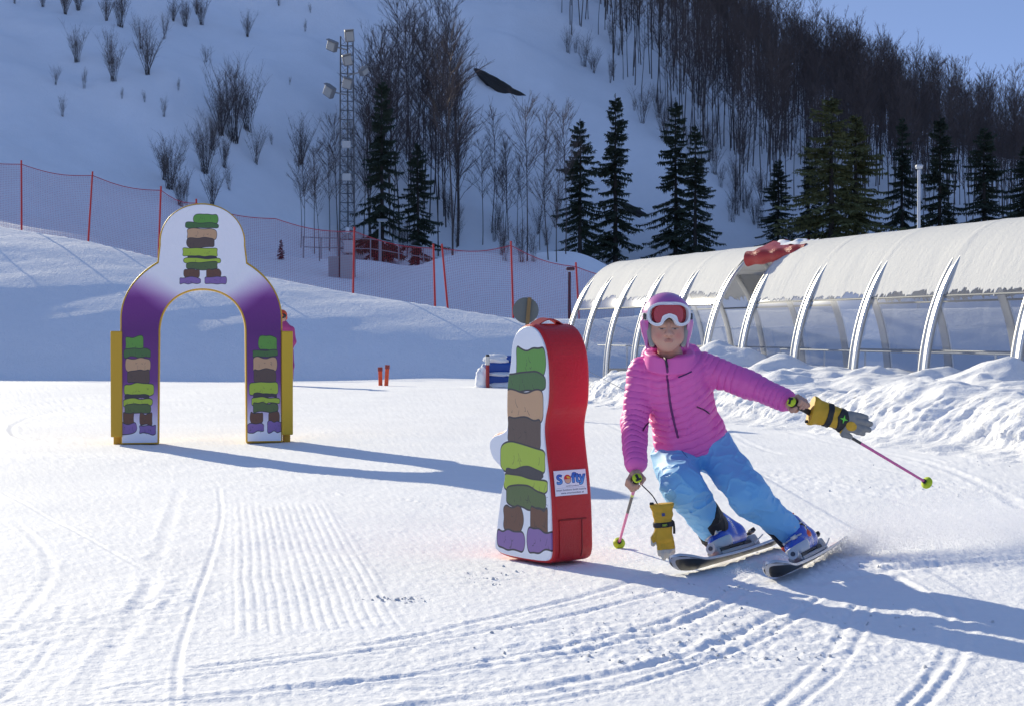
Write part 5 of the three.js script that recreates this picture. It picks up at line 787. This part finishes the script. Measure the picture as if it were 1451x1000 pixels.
  for (const q of own) plantBare(q.v, q.h, q.k, q.t, 'bare birch trunk in the forest that covers the right shoulder of the hill', 'bare forest on the hill', q.py > 190 ? bareKinds : forestKinds);
  const rest = list.filter(q => !own.has(q)), mass = new THREE.Group(); mass.name = 'bare_forest'; mass.userData = { kind: 'stuff', label: 'dense dark mass of bare birches along the ridge against the sky', category: 'forest' }; scene.add(mass);
  for (let k = 0; k < 6; k++) { const l = rest.filter(q => q.k === k); for (const [nm, g, m] of [['trunks', forestKinds[k].trunk, barkMat], ['crowns', forestKinds[k].crown, twigMat]]) { const im = new THREE.InstancedMesh(g, m, l.length); im.name = nm; im.castShadow = im.receiveShadow = true; l.forEach((q, i) => im.setMatrixAt(i, new THREE.Matrix4().compose(q.v, new THREE.Quaternion().setFromAxisAngle(V3(0, 1, 0), q.t), V3(q.h / 8, q.h / 8, q.h / 8)))); mass.add(im); } }
  // brush at the lower edge of the forest and round the grove
  for (let i = 0; i < 62; i++) { const low = i < 40, py = low ? lerp(60, 335, r()) : lerp(300, 376, r()), px = low ? pw(edge, py) + lerp(-12, 130, r() * r()) : lerp(535, 800, r()), v = hit(px, py), h = lerp(1.0, 2.6, r()); const o = thing('leafless_bush', low ? 'leafless bush in the brush along the lower edge of the forest' : 'leafless bush among the trunk feet of the birch grove', 'bush', v.toArray(), low ? 'brush along the forest edge' : 'brush under the grove'); o.rotation.y = i * 1.3; o.scale.setScalar(h / 3); const k = i % 2 ? 0 : 2; part('stem', shrubKinds[k].stem, barkMat, o); part('twigs', shrubKinds[k].twigs, twigMat, o); }
  // leafless bushes on the open slope
  const B = [[330, 200, 118, 3], [312, 190, 90, 1], [350, 185, 85, 1], [300, 212, 60, 1], [362, 232, 60, 0], [290, 245, 75, 3], [318, 238, 55, 1], [426, 232, 72, 1], [240, 268, 78, 3], [232, 255, 50, 1], [300, 292, 62, 1], [160, 115, 62, 1], [155, 90, 55, 0], [208, 105, 75, 1], [200, 70, 55, 0], [88, 165, 32, 0], [78, 120, 30, 0], [108, 88, 55, 1], [118, 125, 35, 2], [92, 20, 40, 3], [110, 15, 38, 3], [170, 38, 60, 3], [150, 30, 45, 1], [232, 55, 45, 2], [252, 128, 22, 2], [350, 52, 38, 1], [285, 35, 45, 1], [262, 38, 40, 3], [245, 30, 36, 1], [292, 88, 26, 0], [232, 165, 30, 0], [278, 20, 30, 1], [395, 8, 25, 0], [432, 45, 22, 2], [440, 18, 16, 2], [60, 10, 30, 1], [20, 5, 25, 1], [325, 270, 40, 2], [255, 292, 60, 1], [262, 290, 50, 2], [385, 205, 22, 2], [410, 120, 14, 2], [172, 140, 20, 2], [205, 145, 20, 2]];
  B.forEach(([px, py, hp, k], i) => { const v = hit(px, py), h = hp * -v.z / FPX; const big = hp > 45; const o = thing('leafless_bush', big ? 'tall leafless bush with upright stems on the open snow slope' : 'low leafless bush poking out of the open snow slope', 'bush', v.toArray(), big ? 'tall bushes on the open slope' : 'low bushes on the open slope'); o.rotation.y = i * 2.1; o.scale.setScalar(h / 3); o.scale.x *= 0.8; part('stem', shrubKinds[k].stem, barkMat, o); part('twigs', shrubKinds[k].twigs, twigMat, o); });
  { const v = hit(398, 368); const o = thing('small_conifer', 'tiny reddish brown conifer behind the net beside the arch', 'tree', v.toArray()); o.scale.set(0.1, 0.085, 0.1); part('trunk', spruceKinds[3].trunk, spruceBark, o); part('crown', spruceKinds[3].crown, std(lin(0.05, 0.025, 0.02), 0.9), o); }
}
// rock ledges breaking through the snow
{
  const rockMat = std(lin(0.045, 0.042, 0.04), 0.95, { bumpMap: snowBump, bumpScale: 0.05 });
  const R = [[676, 98, 757, 158, 24, 'long dark rock ledge slanting down the snowy hill above the grove'], [880, 285, 945, 322, 9, 'thin dark ledge between the spruces behind the shorter tunnel'], [472, 58, 480, 62, 3, 'tiny stone on the open snow beside the top of the mast'], [436, 110, 444, 114, 3, 'tiny stone on the open snow beside the floodlights']];
  R.forEach(([x0, y0, x1, y1, th, label], i) => {
    const m = hit((x0 + x1) / 2, (y0 + y1) / 2), d = -m.z, k = d / FPX, L = Math.hypot(x1 - x0, y1 - y0) * k, g = new THREE.IcosahedronGeometry(0.5, 5), p = g.attributes.position;
    for (let j = 0; j < p.count; j++) { const v = V3(p.getX(j), p.getY(j), p.getZ(j)), n = 1 + 0.35 * noise3(v.x * 4 + i, v.y * 4, v.z * 4) + 0.22 * noise3(v.x * 11 + i, v.y * 9, v.z * 11); const taper = 0.95 + 0.8 * v.x; p.setXYZ(j, v.x * L * (1 + 0.1 * n), v.y * th * k * n * taper * 0.95, v.z * 0.9 * n); }
    g.computeVertexNormals(); g.rotateX(0.55); g.rotateZ(-Math.atan2(y1 - y0, x1 - x0)); const o = single('rock_ledge', g, rockMat, label, 'rock'); o.position.copy(m).add(V3(0, -0.08, -0.12));
  });
}
console.log('trees done');
// ---------------------------------------------------------------- safety net, mast, posts
const netRed = std(lin(0.34, 0.035, 0.06), 0.7), poleRed = std(lin(0.5, 0.025, 0.025), 0.5), greyPaint = std(lin(0.33, 0.34, 0.35), 0.6), galv = new THREE.MeshStandardMaterial({ color: lin(0.3, 0.31, 0.32), metalness: 0.5, roughness: 0.5 }), blackPaint = std(lin(0.03, 0.03, 0.035), 0.6);
function net(label, cols) { // [photo column, extra distance past the slope's edge, top row, lean, has pole]
  const q = cols.map(([px, e, yt, lean, pole]) => { const a = (px - 725.5) / FPX, d = crest(a)[0] + e, x = a * d, y = terrain(x, d), top = P(px + lean, yt, d); return { b: V3(x, y, -d), t: top, pole }; });
  const o0 = q[0].b.clone(), o = thing('safety_net', label, 'safety net', o0.toArray(), undefined);
  const pos = [], idx = []; const quad = (a, b, w, up) => { const s = up ? V3(0, w, 0) : b.clone().sub(a).cross(V3(0, 0, 1)).normalize().multiplyScalar(w), k = pos.length / 3; for (const v of [a.clone().sub(s), a.clone().add(s), b.clone().add(s), b.clone().sub(s)]) pos.push(v.x, v.y, v.z); idx.push(k, k + 1, k + 2, k, k + 2, k + 3); };
  for (let i = 0; i + 1 < q.length; i++) {
    const A = q[i], B = q[i + 1], L = A.b.distanceTo(B.b), n = Math.max(2, Math.round(L / 0.06)), at = (u, v) => { const b = A.b.clone().lerp(B.b, u), t = A.t.clone().lerp(B.t, u), gy = terrain(b.x, -b.z); b.y = Math.max(b.y, gy) - 0.02; t.y -= 0.12 * Math.sin(u * Math.PI); return b.lerp(t, v).add(V3(0, 0, 0.08 * Math.sin(u * Math.PI * 2 + i) * Math.sin(v * 3))).sub(o0); };
    for (let k = 0; k < n; k++) { const u = k / n; for (let s = 0; s < 4; s++) quad(at(u, s / 4), at(u, (s + 1) / 4), 0.0021, false); }
    for (let j = 0; j <= 40; j++) for (let k = 0; k < n; k += 4) quad(at(k / n, j / 40), at(Math.min(1, (k + 4) / n), j / 40), j === 40 ? 0.012 : 0.0021, true);
  }
  part('net', geoFrom(pos, idx), netRed, o);
  for (const p of q) if (p.pole) part('pole', bar(p.b.clone().sub(o0).add(V3(0, -0.2, 0.03)), p.t.clone().sub(o0).add(V3(0, 0.12, 0.03)), 0.03, 0.026, 8), poleRed, o);
}
net('long red safety net on red poles running along the top of the snow slope', [[-190, 1.0, 195, 0, 1], [-80, 1.0, 215, 0, 1], [31, 1.0, 233, -1, 1], [124, 1.0, 249, 7, 1], [224, 1.0, 270, 4, 1], [278, 1.2, 288, 0, 1], [390, 1.4, 310, 0, 0], [500, 1.6, 328, 2, 1], [617, 1.8, 352, -3, 1]]);
net('shorter red safety net starting at the leaning pair of poles behind the slope', [[636, 1.9, 352, -10, 1], [728, 3.0, 348, -4, 1], [822, 4.0, 378, -6, 1], [900, 5, 392, 0, 0]]);
{
  const v = hit(492, 392), d = -v.z, k = d / FPX, top = P(492, 52, d).y - v.y;
  const o = thing('floodlight_mast', 'slim lattice mast carrying six floodlights beside the birch grove', 'mast', v.toArray());
  const mastMat = std(lin(0.09, 0.095, 0.1), 0.6), c = [[-0.30, 0.1], [0.30, 0.1], [0, -0.25]];
  for (const [x, z] of c) part('mast_leg', bar([x, -0.3, z], [x * 0.8, top, z * 0.8], 0.035, 0.028, 6), mastMat, o);
  const br = []; for (let i = 0; i < 26; i++) { const y0 = top * i / 26, y1 = top * (i + 1) / 26; for (let s = 0; s < 3; s++) { const a = c[s], b = c[(s + 1) % 3], f0 = 1 - 0.2 * i / 26; br.push(bar([a[0] * f0, y0, a[1] * f0], [b[0] * f0, y1, b[1] * f0], 0.007, 0.007, 4, false)); br.push(bar([a[0] * f0, y0, a[1] * f0], [b[0] * f0, y0, b[1] * f0], 0.012, 0.012, 4, false)); } } part('lattice', merged(br), mastMat, o);
  const lampBody = std(lin(0.2, 0.2, 0.2), 0.5), lampGlass = std(lin(0.36, 0.36, 0.34), 0.25);
  for (const [px, py, w, h, tilt, yaw] of [[496, 53, 13, 17, 0.06, 0.2], [472, 67, 15, 15, -0.3, -0.5], [493, 87, 13, 16, 0.2, 0.3], [516, 103, 13, 10, 0.5, 0.8], [494, 120, 14, 16, -0.25, -0.2], [468, 131, 16, 17, -0.45, -0.6]]) {
    const p = P(px, py, d).sub(v), g = box(w * k, h * k, 0.24, 0, 0, 0, 0.05); const f = part('floodlight', g, lampBody, o); f.position.copy(p).add(V3(0, 0, 0.3)); f.rotation.set(0.3, yaw, tilt);
    part('lamp_glass', box(w * k * 0.82, h * k * 0.78, 0.03, 0, 0, 0.125, 0.01), lampGlass, f); part('visor', box(w * k * 1.02, 0.03, 0.2, 0, h * k * 0.5 + 0.01, 0.12, 0.01), lampBody, f);
    if (Math.abs(px - 492) > 8) part('lamp_arm', bar([0, p.y - 0.1, 0], [p.x, p.y, p.z + 0.25], 0.03, 0.03, 6), galv, o);
  }
  for (const py of [206, 252]) part('junction_box', box(12 * k, 10 * k, 0.2, 0, P(492, py, d).y - v.y, 0.22, 0.02), std(lin(0.5, 0.5, 0.48), 0.5), o);
}
{ // switch cabinets on legs
  const d = 60, v = base(488, d), k = d / FPX, o = thing('switch_cabinet', 'pair of grey metal cabinets on legs behind the red net', 'cabinet', v.toArray()), yb = P(488, 398, d).y - v.y;
  part('cabinet', box(15 * k, 34 * k, 0.6, -14 * k, yb + 17 * k, 0, 0.03), greyPaint, o); part('cabinet', box(19 * k, 34 * k, 0.6, 5 * k, yb + 19 * k, 0.1, 0.03), std(lin(0.42, 0.42, 0.42), 0.6), o);
  part('upper_box', box(13 * k, 18 * k, 0.4, 6 * k, yb + 48 * k, 0, 0.03), std(lin(0.5, 0.5, 0.51), 0.6), o);
  for (const x of [-20, -8, -3, 13]) part('leg', bar([x * k, -0.3, 0], [x * k, yb + 0.05, 0], 0.03, 0.03, 6), galv, o);
  part('mast_stub', bar([4 * k, yb + 30 * k, -0.1], [4 * k, yb + 74 * k, -0.1], 0.035, 0.035, 8), greyPaint, o); part('sensor', bar([4 * k, yb + 68 * k, -0.1], [4 * k, yb + 76 * k, -0.1], 0.08, 0.08, 8), std(lin(0.7, 0.7, 0.7), 0.5), o);
}
function lampPost(label, px, d, yTop, mat, headW, arm) {
  const v = base(px, d), k = d / FPX, h = P(px, yTop, d).y - v.y, o = thing('lamp_post', label, 'lamp post', v.toArray());
  part('pole', bar([0, -0.3, 0], [0, h - 0.1, 0], 0.055, 0.045, 10), mat, o); part('base_plate', box(0.2, 0.04, 0.2, 0, 0.02, 0, 0.005), mat, o);
  const hd = part('lamp_head', box(headW, 0.1, 0.22, arm, h, 0, 0.04), mat, o); part('lamp_cover', box(headW * 0.8, 0.03, 0.18, arm, h - 0.055, 0, 0.01), std(lin(0.7, 0.68, 0.6), 0.3), hd); return o;
}
lampPost('pale grey lamp post in front of the spruces and the dark red net heap', 538, 70, 312, greyPaint, 0.5, 0.12);
lampPost('short black lamp post beside the far end of the shorter tunnel', 807, 47, 381, blackPaint, 0.26, 0.03);
lampPost('white lamp post rising behind the roof of the longer tunnel', 1302, 46, 236, std(lin(0.55, 0.57, 0.6), 0.5), 0.2, 0.0);
{ // railing behind the net
  const d = 67, pts = [430, 455, 480, 525, 540, 565, 600, 640].map(px => base(px, d)), o0 = pts[0].clone(), o = thing('railing', 'low grey tube railing on the flat behind the red net', 'railing', o0.toArray());
  pts.forEach((p, i) => { const q = p.clone().sub(o0); part('post', bar([q.x, q.y - 0.2, q.z], [q.x, q.y + 0.95, q.z], 0.03, 0.03, 6), galv, o); if (i) { const w = pts[i - 1].clone().sub(o0); for (const h of [0.92, 0.5]) part('rail', bar([w.x, w.y + h, w.z], [q.x, q.y + h, q.z], 0.022, 0.022, 6), galv, o); } });
}
{ // heap of dark red netting under the spruces
  const v = hit(538, 362, 60), k = -v.z / FPX, g = new THREE.SphereGeometry(1, 48, 24), p = g.attributes.position; for (let i = 0; i < p.count; i++) { const x = p.getX(i), y = p.getY(i), z = p.getZ(i), n = 1 + 0.2 * noise3(x * 3, y * 3, z * 3) + 0.1 * noise3(x * 9, y * 9, z * 9); p.setXYZ(i, x * 31 * k * n, Math.max(y, -0.2) * 19 * k * n * (x > 0 ? 1 - 0.55 * x : 1), z * 1.0 * n); } g.computeVertexNormals();
  const o = single('net_heap', g, std(lin(0.06, 0.014, 0.015), 0.95, { bumpMap: snowBump, bumpScale: 0.06 }), 'dark red heap of stored netting below the spruces', 'netting'); o.position.copy(v);
}
{ // round sign seen from behind, nailed to a stake
  const d = 20, k = d / FPX, a = P(740, 480, d), o = thing('round_sign', 'grey back of a round sign on a wooden stake behind the red foam block', 'sign', [P(736, 640, d).x, 0, -d]);
  const c = P(745, 440, d).sub(o.position), s0 = V3(-0.05, -0.2, 0), s1 = P(749, 421, d).sub(o.position);
  part('disc', new THREE.CylinderGeometry(18.5 * k, 18.5 * k, 0.012, 40).rotateX(Math.PI / 2).translate(c.x, c.y, c.z - 0.03), std(lin(0.13, 0.15, 0.15), 0.6), o);
  part('stake', box(0.05, s1.y + 0.2, 0.035, 0, (s1.y + 0.2) / 2 - 0.2, 0, 0.006).rotateZ(-0.085).translate(0, 0, 0.0), std(lin(0.22, 0.15, 0.07), 0.9), o).position.x = 0.0;
}
{ // blue padding half under snow
  const d = 30, k = d / FPX, v = P(706, 531, d), o = thing('blue_padding', 'stacked blue padded mats half buried in snow behind the red foam block', 'padding', [v.x, 0.05, -d]), blue = std(lin(0.012, 0.07, 0.34), 0.5);
  part('mat', box(0.62, 0.2, 0.5, 0.05, 0.36, 0, 0.05), blue, o); part('mat', box(0.6, 0.18, 0.5, 0.06, 0.13, 0.02, 0.05), blue, o); part('upper_mat', box(0.3, 0.14, 0.4, 0.28, 0.52, -0.05, 0.05), blue, o);
  for (const [x, y, z, sx, sy] of [[-0.02, 0.5, 0.02, 0.26, 0.13], [0.08, 0.24, 0.22, 0.3, 0.045], [-0.28, 0.1, 0.1, 0.16, 0.3], [0.2, 0.02, 0.25, 0.4, 0.07]]) { const g = new THREE.SphereGeometry(1, 28, 18), p = g.attributes.position; for (let i = 0; i < p.count; i++) { const n = 1 + 0.16 * noise3(p.getX(i) * 4 + x * 9, p.getY(i) * 4, p.getZ(i) * 4); p.setXYZ(i, p.getX(i) * sx * n, p.getY(i) * sy * n, p.getZ(i) * 0.22 * n); } g.computeVertexNormals(); part('snow_cap', g.translate(x, y, z), snowSoft, o); }
  const p = thing('marker_post', 'short red and white post in front of the blue padding', 'post', [v.x - 0.2, 0.05, -d + 0.4]); part('shaft', new THREE.CylinderGeometry(0.035, 0.035, 0.6, 12).translate(0, 0.2, 0), std(lin(0.35, 0.03, 0.03), 0.6), p); part('white_sleeve', new THREE.CylinderGeometry(0.042, 0.042, 0.16, 12).translate(0, 0.5, 0), std(lin(0.7, 0.68, 0.62), 0.6), p); part('black_cap', new THREE.CylinderGeometry(0.03, 0.043, 0.04, 12).translate(0, 0.6, 0), blackPaint, p);
}
for (const [px, yt, dd, tilt, lb] of [[539, 523, 31.2, 0.02, 'shorter orange stake with a black top on the far edge of the snow field'], [547, 520, 31.0, -0.06, 'taller orange stake on the far edge of the snow field']]) {
  const v = P(px, 546, dd), h = P(px, yt, dd).y, o = thing('orange_stake', lb, 'stake', [v.x, nearField(v.x, dd) - 0.02, -dd], 'orange stakes'); o.rotation.z = tilt;
  part('shaft', new THREE.CylinderGeometry(0.042, 0.042, h, 10).translate(0, h / 2, 0), std(lin(0.75, 0.09, 0.02), 0.5), o); part('top', new THREE.CylinderGeometry(0.05, 0.05, 0.08, 10).translate(0, h, 0), std(lin(0.3, 0.04, 0.03), 0.6), o);
}
{ // child standing behind the arch
  const d = 31.6, x = (401 - 725.5) / FPX * d, o = thing('person', 'person in a pink jacket and orange helmet half hidden behind the archway', 'person', [x, 0, -d]);
  const v = V3, body = blend([cone(v(0, 1.0, 0), v(0, 1.2, 0), 0.12, 0.11), cone(v(0, 1.2, 0), v(-0.02, 1.36, 0.02), 0.06, 0.07), ellipsoid(v(-0.03, 1.4, 0.03), 0.08, 0.11, 0.09), cone(v(-0.07, 0.75, 0), v(-0.08, 0.42, 0.06), 0.085, 0.065), cone(v(-0.08, 0.42, 0.06), v(-0.08, 0.05, 0), 0.065, 0.05), cone(v(0.08, 0.75, 0), v(0.09, 0.42, 0.06), 0.085, 0.065), cone(v(0.09, 0.42, 0.06), v(0.09, 0.05, 0), 0.065, 0.05), cone(v(0.16, 1.14, 0), v(0.2, 0.9, 0.04), 0.045, 0.04), cone(v(0.2, 0.9, 0.04), v(0.15, 0.72, 0.14), 0.04, 0.035), cone(v(-0.16, 1.14, 0), v(-0.2, 0.9, 0.04), 0.045, 0.04), cone(v(-0.2, 0.9, 0.04), v(-0.15, 0.72, 0.14), 0.04, 0.035)], 0.05);
  part('body', nets(body, v(-0.35, -0.05, -0.2), v(0.35, 1.6, 0.3), 0.014), std(lin(...skinCol), 0.6), o);
  const cl = (list, k, lo, hi, m, nm) => part(nm, nets(blend(list, k), lo, hi, 0.014), m, o);
  cl([cone(v(0, 0.78, 0), v(0, 1.16, 0), 0.17, 0.15), cone(v(0.16, 1.14, 0), v(0.2, 0.9, 0.04), 0.075, 0.065), cone(v(0.2, 0.9, 0.04), v(0.16, 0.74, 0.13), 0.065, 0.055), cone(v(-0.16, 1.14, 0), v(-0.2, 0.9, 0.04), 0.075, 0.065), cone(v(-0.2, 0.9, 0.04), v(-0.16, 0.74, 0.13), 0.065, 0.055), cone(v(0, 1.2, 0), v(-0.01, 1.28, 0.01), 0.09, 0.08)], 0.05, v(-0.4, 0.5, -0.3), v(0.4, 1.45, 0.35), std(lin(0.5, 0.06, 0.22), 0.6), 'jacket');
  cl([cone(v(-0.08, 0.72, 0), v(-0.09, 0.42, 0.06), 0.12, 0.1), cone(v(-0.09, 0.42, 0.06), v(-0.09, 0.16, 0), 0.1, 0.09), cone(v(0.09, 0.72, 0), v(0.12, 0.42, 0.06), 0.12, 0.11), cone(v(0.12, 0.42, 0.06), v(0.11, 0.16, 0), 0.105, 0.095)], 0.04, v(-0.4, 0, -0.3), v(0.4, 0.95, 0.35), std(lin(0.35, 0.02, 0.2), 0.6), 'trousers');
  cl([cone(v(-0.09, 0.15, -0.02), v(-0.09, 0.06, 0), 0.075, 0.065), cone(v(-0.09, 0.06, 0), v(-0.1, 0.05, 0.14), 0.06, 0.05), cone(v(0.11, 0.15, -0.02), v(0.11, 0.06, 0), 0.075, 0.065), cone(v(0.11, 0.06, 0), v(0.12, 0.05, 0.14), 0.06, 0.05)], 0.02, v(-0.3, -0.05, -0.2), v(0.3, 0.35, 0.3), bootMats.black, 'boots');
  cl([ellipsoid(v(-0.03, 1.44, 0.01), 0.115, 0.11, 0.13), ellipsoid(v(-0.03, 1.38, -0.05), 0.11, 0.08, 0.09)], 0.03, v(-0.25, 1.2, -0.25), v(0.2, 1.65, 0.25), std(lin(0.8, 0.09, 0.02), 0.4), 'helmet');
  part('goggles', new THREE.TorusGeometry(0.075, 0.03, 8, 20).scale(1.1, 0.55, 0.6).translate(-0.03, 1.42, 0.115), blackPaint, o);
}
// loose snow: spray behind the skis and clods on the piste
{
  const r = rng(99), g = new THREE.TetrahedronGeometry(1, 0), N = 110000, spray = new THREE.InstancedMesh(g, new THREE.MeshPhysicalMaterial({ color: lin(0.97, 0.97, 0.98), roughness: 1, transmission: 0.65, thickness: 0 }), N); spray.name = 'snow_spray'; spray.userData = { kind: 'stuff', label: 'fine snow spray thrown up behind the outer ski', category: 'snow' };
  const m = new THREE.Matrix4(), A = P(1165, 806, 7.35).add(V3(0.04, 0, -0.22)), n1 = () => (r() + r() + r() - 1.5) / 1.5, Q = [0, 1, 2, 3, 4].map(i => new THREE.Quaternion().setFromEuler(new THREE.Euler(i * 1.3, i * 2.1, i)));
  for (let i = 0; i < N; i++) {
    let p; const k = r();
    if (k < 0.05) { const t = Math.pow(r(), 0.8); p = V3(A.x - 0.08 + t * 0.34 + n1() * 0.08, Math.abs(n1()) * (0.04 + 0.10 * t), A.z + 0.12 - t * 0.28 + n1() * 0.14); }
    else if (k < 0.94) { const t = Math.pow(r(), 1.1), u = t * 1.25; p = V3(A.x + 0.14 + u + n1() * 0.14, 0.01 + Math.abs(n1()) * (0.05 + 0.36 * Math.sin(Math.min(1, 0.15 + t * 1.1) * Math.PI * 0.8)), A.z - 0.05 - t * 0.75 + n1() * (0.12 + 0.5 * t)); }
    else { const t = r(); p = V3(lerp(0.98, 1.35, t) + n1() * 0.1, Math.abs(n1()) * 0.04, lerp(-6.95, -7.5, t) + n1() * 0.12); }
    const s = lerp(0.0010, 0.0032, Math.pow(r(), 3)); m.compose(p, Q[i % 5], V3(s, s, s)); spray.setMatrixAt(i, m);
  }
  scene.add(spray); spray.castShadow = spray.receiveShadow = true;
  const cg = new THREE.IcosahedronGeometry(1, 1), cp = cg.attributes.position; for (let i = 0; i < cp.count; i++) { const n = 1 + 0.3 * noise3(cp.getX(i) * 2, cp.getY(i) * 2, cp.getZ(i) * 2); cp.setXYZ(i, cp.getX(i) * n, cp.getY(i) * n * 0.75, cp.getZ(i) * n); } cg.computeVertexNormals();
  const M = 480, cl = new THREE.InstancedMesh(cg, snowSoft, M); cl.name = 'snow_clods'; cl.userData = { kind: 'stuff', label: 'small loose lumps of snow scattered over the churned piste', category: 'snow' };
  for (let i = 0; i < M; i++) { const c = chopSpots[[0, 0, 1, 2, 2, 4, 5, 7, 10, 11, 12, 15][Math.floor(r() * 12)]], x = c[0][0] + n1() * c[1] * 1.3, d = c[0][1] + n1() * c[2] * 1.3, s = lerp(0.002, 0.0085, Math.pow(r(), 4)); m.compose(V3(x, flatSnow(x, d) + s * 0.3, -d), new THREE.Quaternion().setFromEuler(new THREE.Euler(r() * 6, r() * 6, r() * 6)), V3(s, s, s)); cl.setMatrixAt(i, m); }
  scene.add(cl); cl.castShadow = cl.receiveShadow = true;
}
{ let n = 0, ni = 0; scene.traverse(o => { if (o.isMesh) { const c = (o.geometry.index ? o.geometry.index.count : o.geometry.attributes.position.count) / 3; o.isInstancedMesh ? ni += c : n += c; } }); console.log('triangles', n, ni); }
renderer.render(scene, camera);
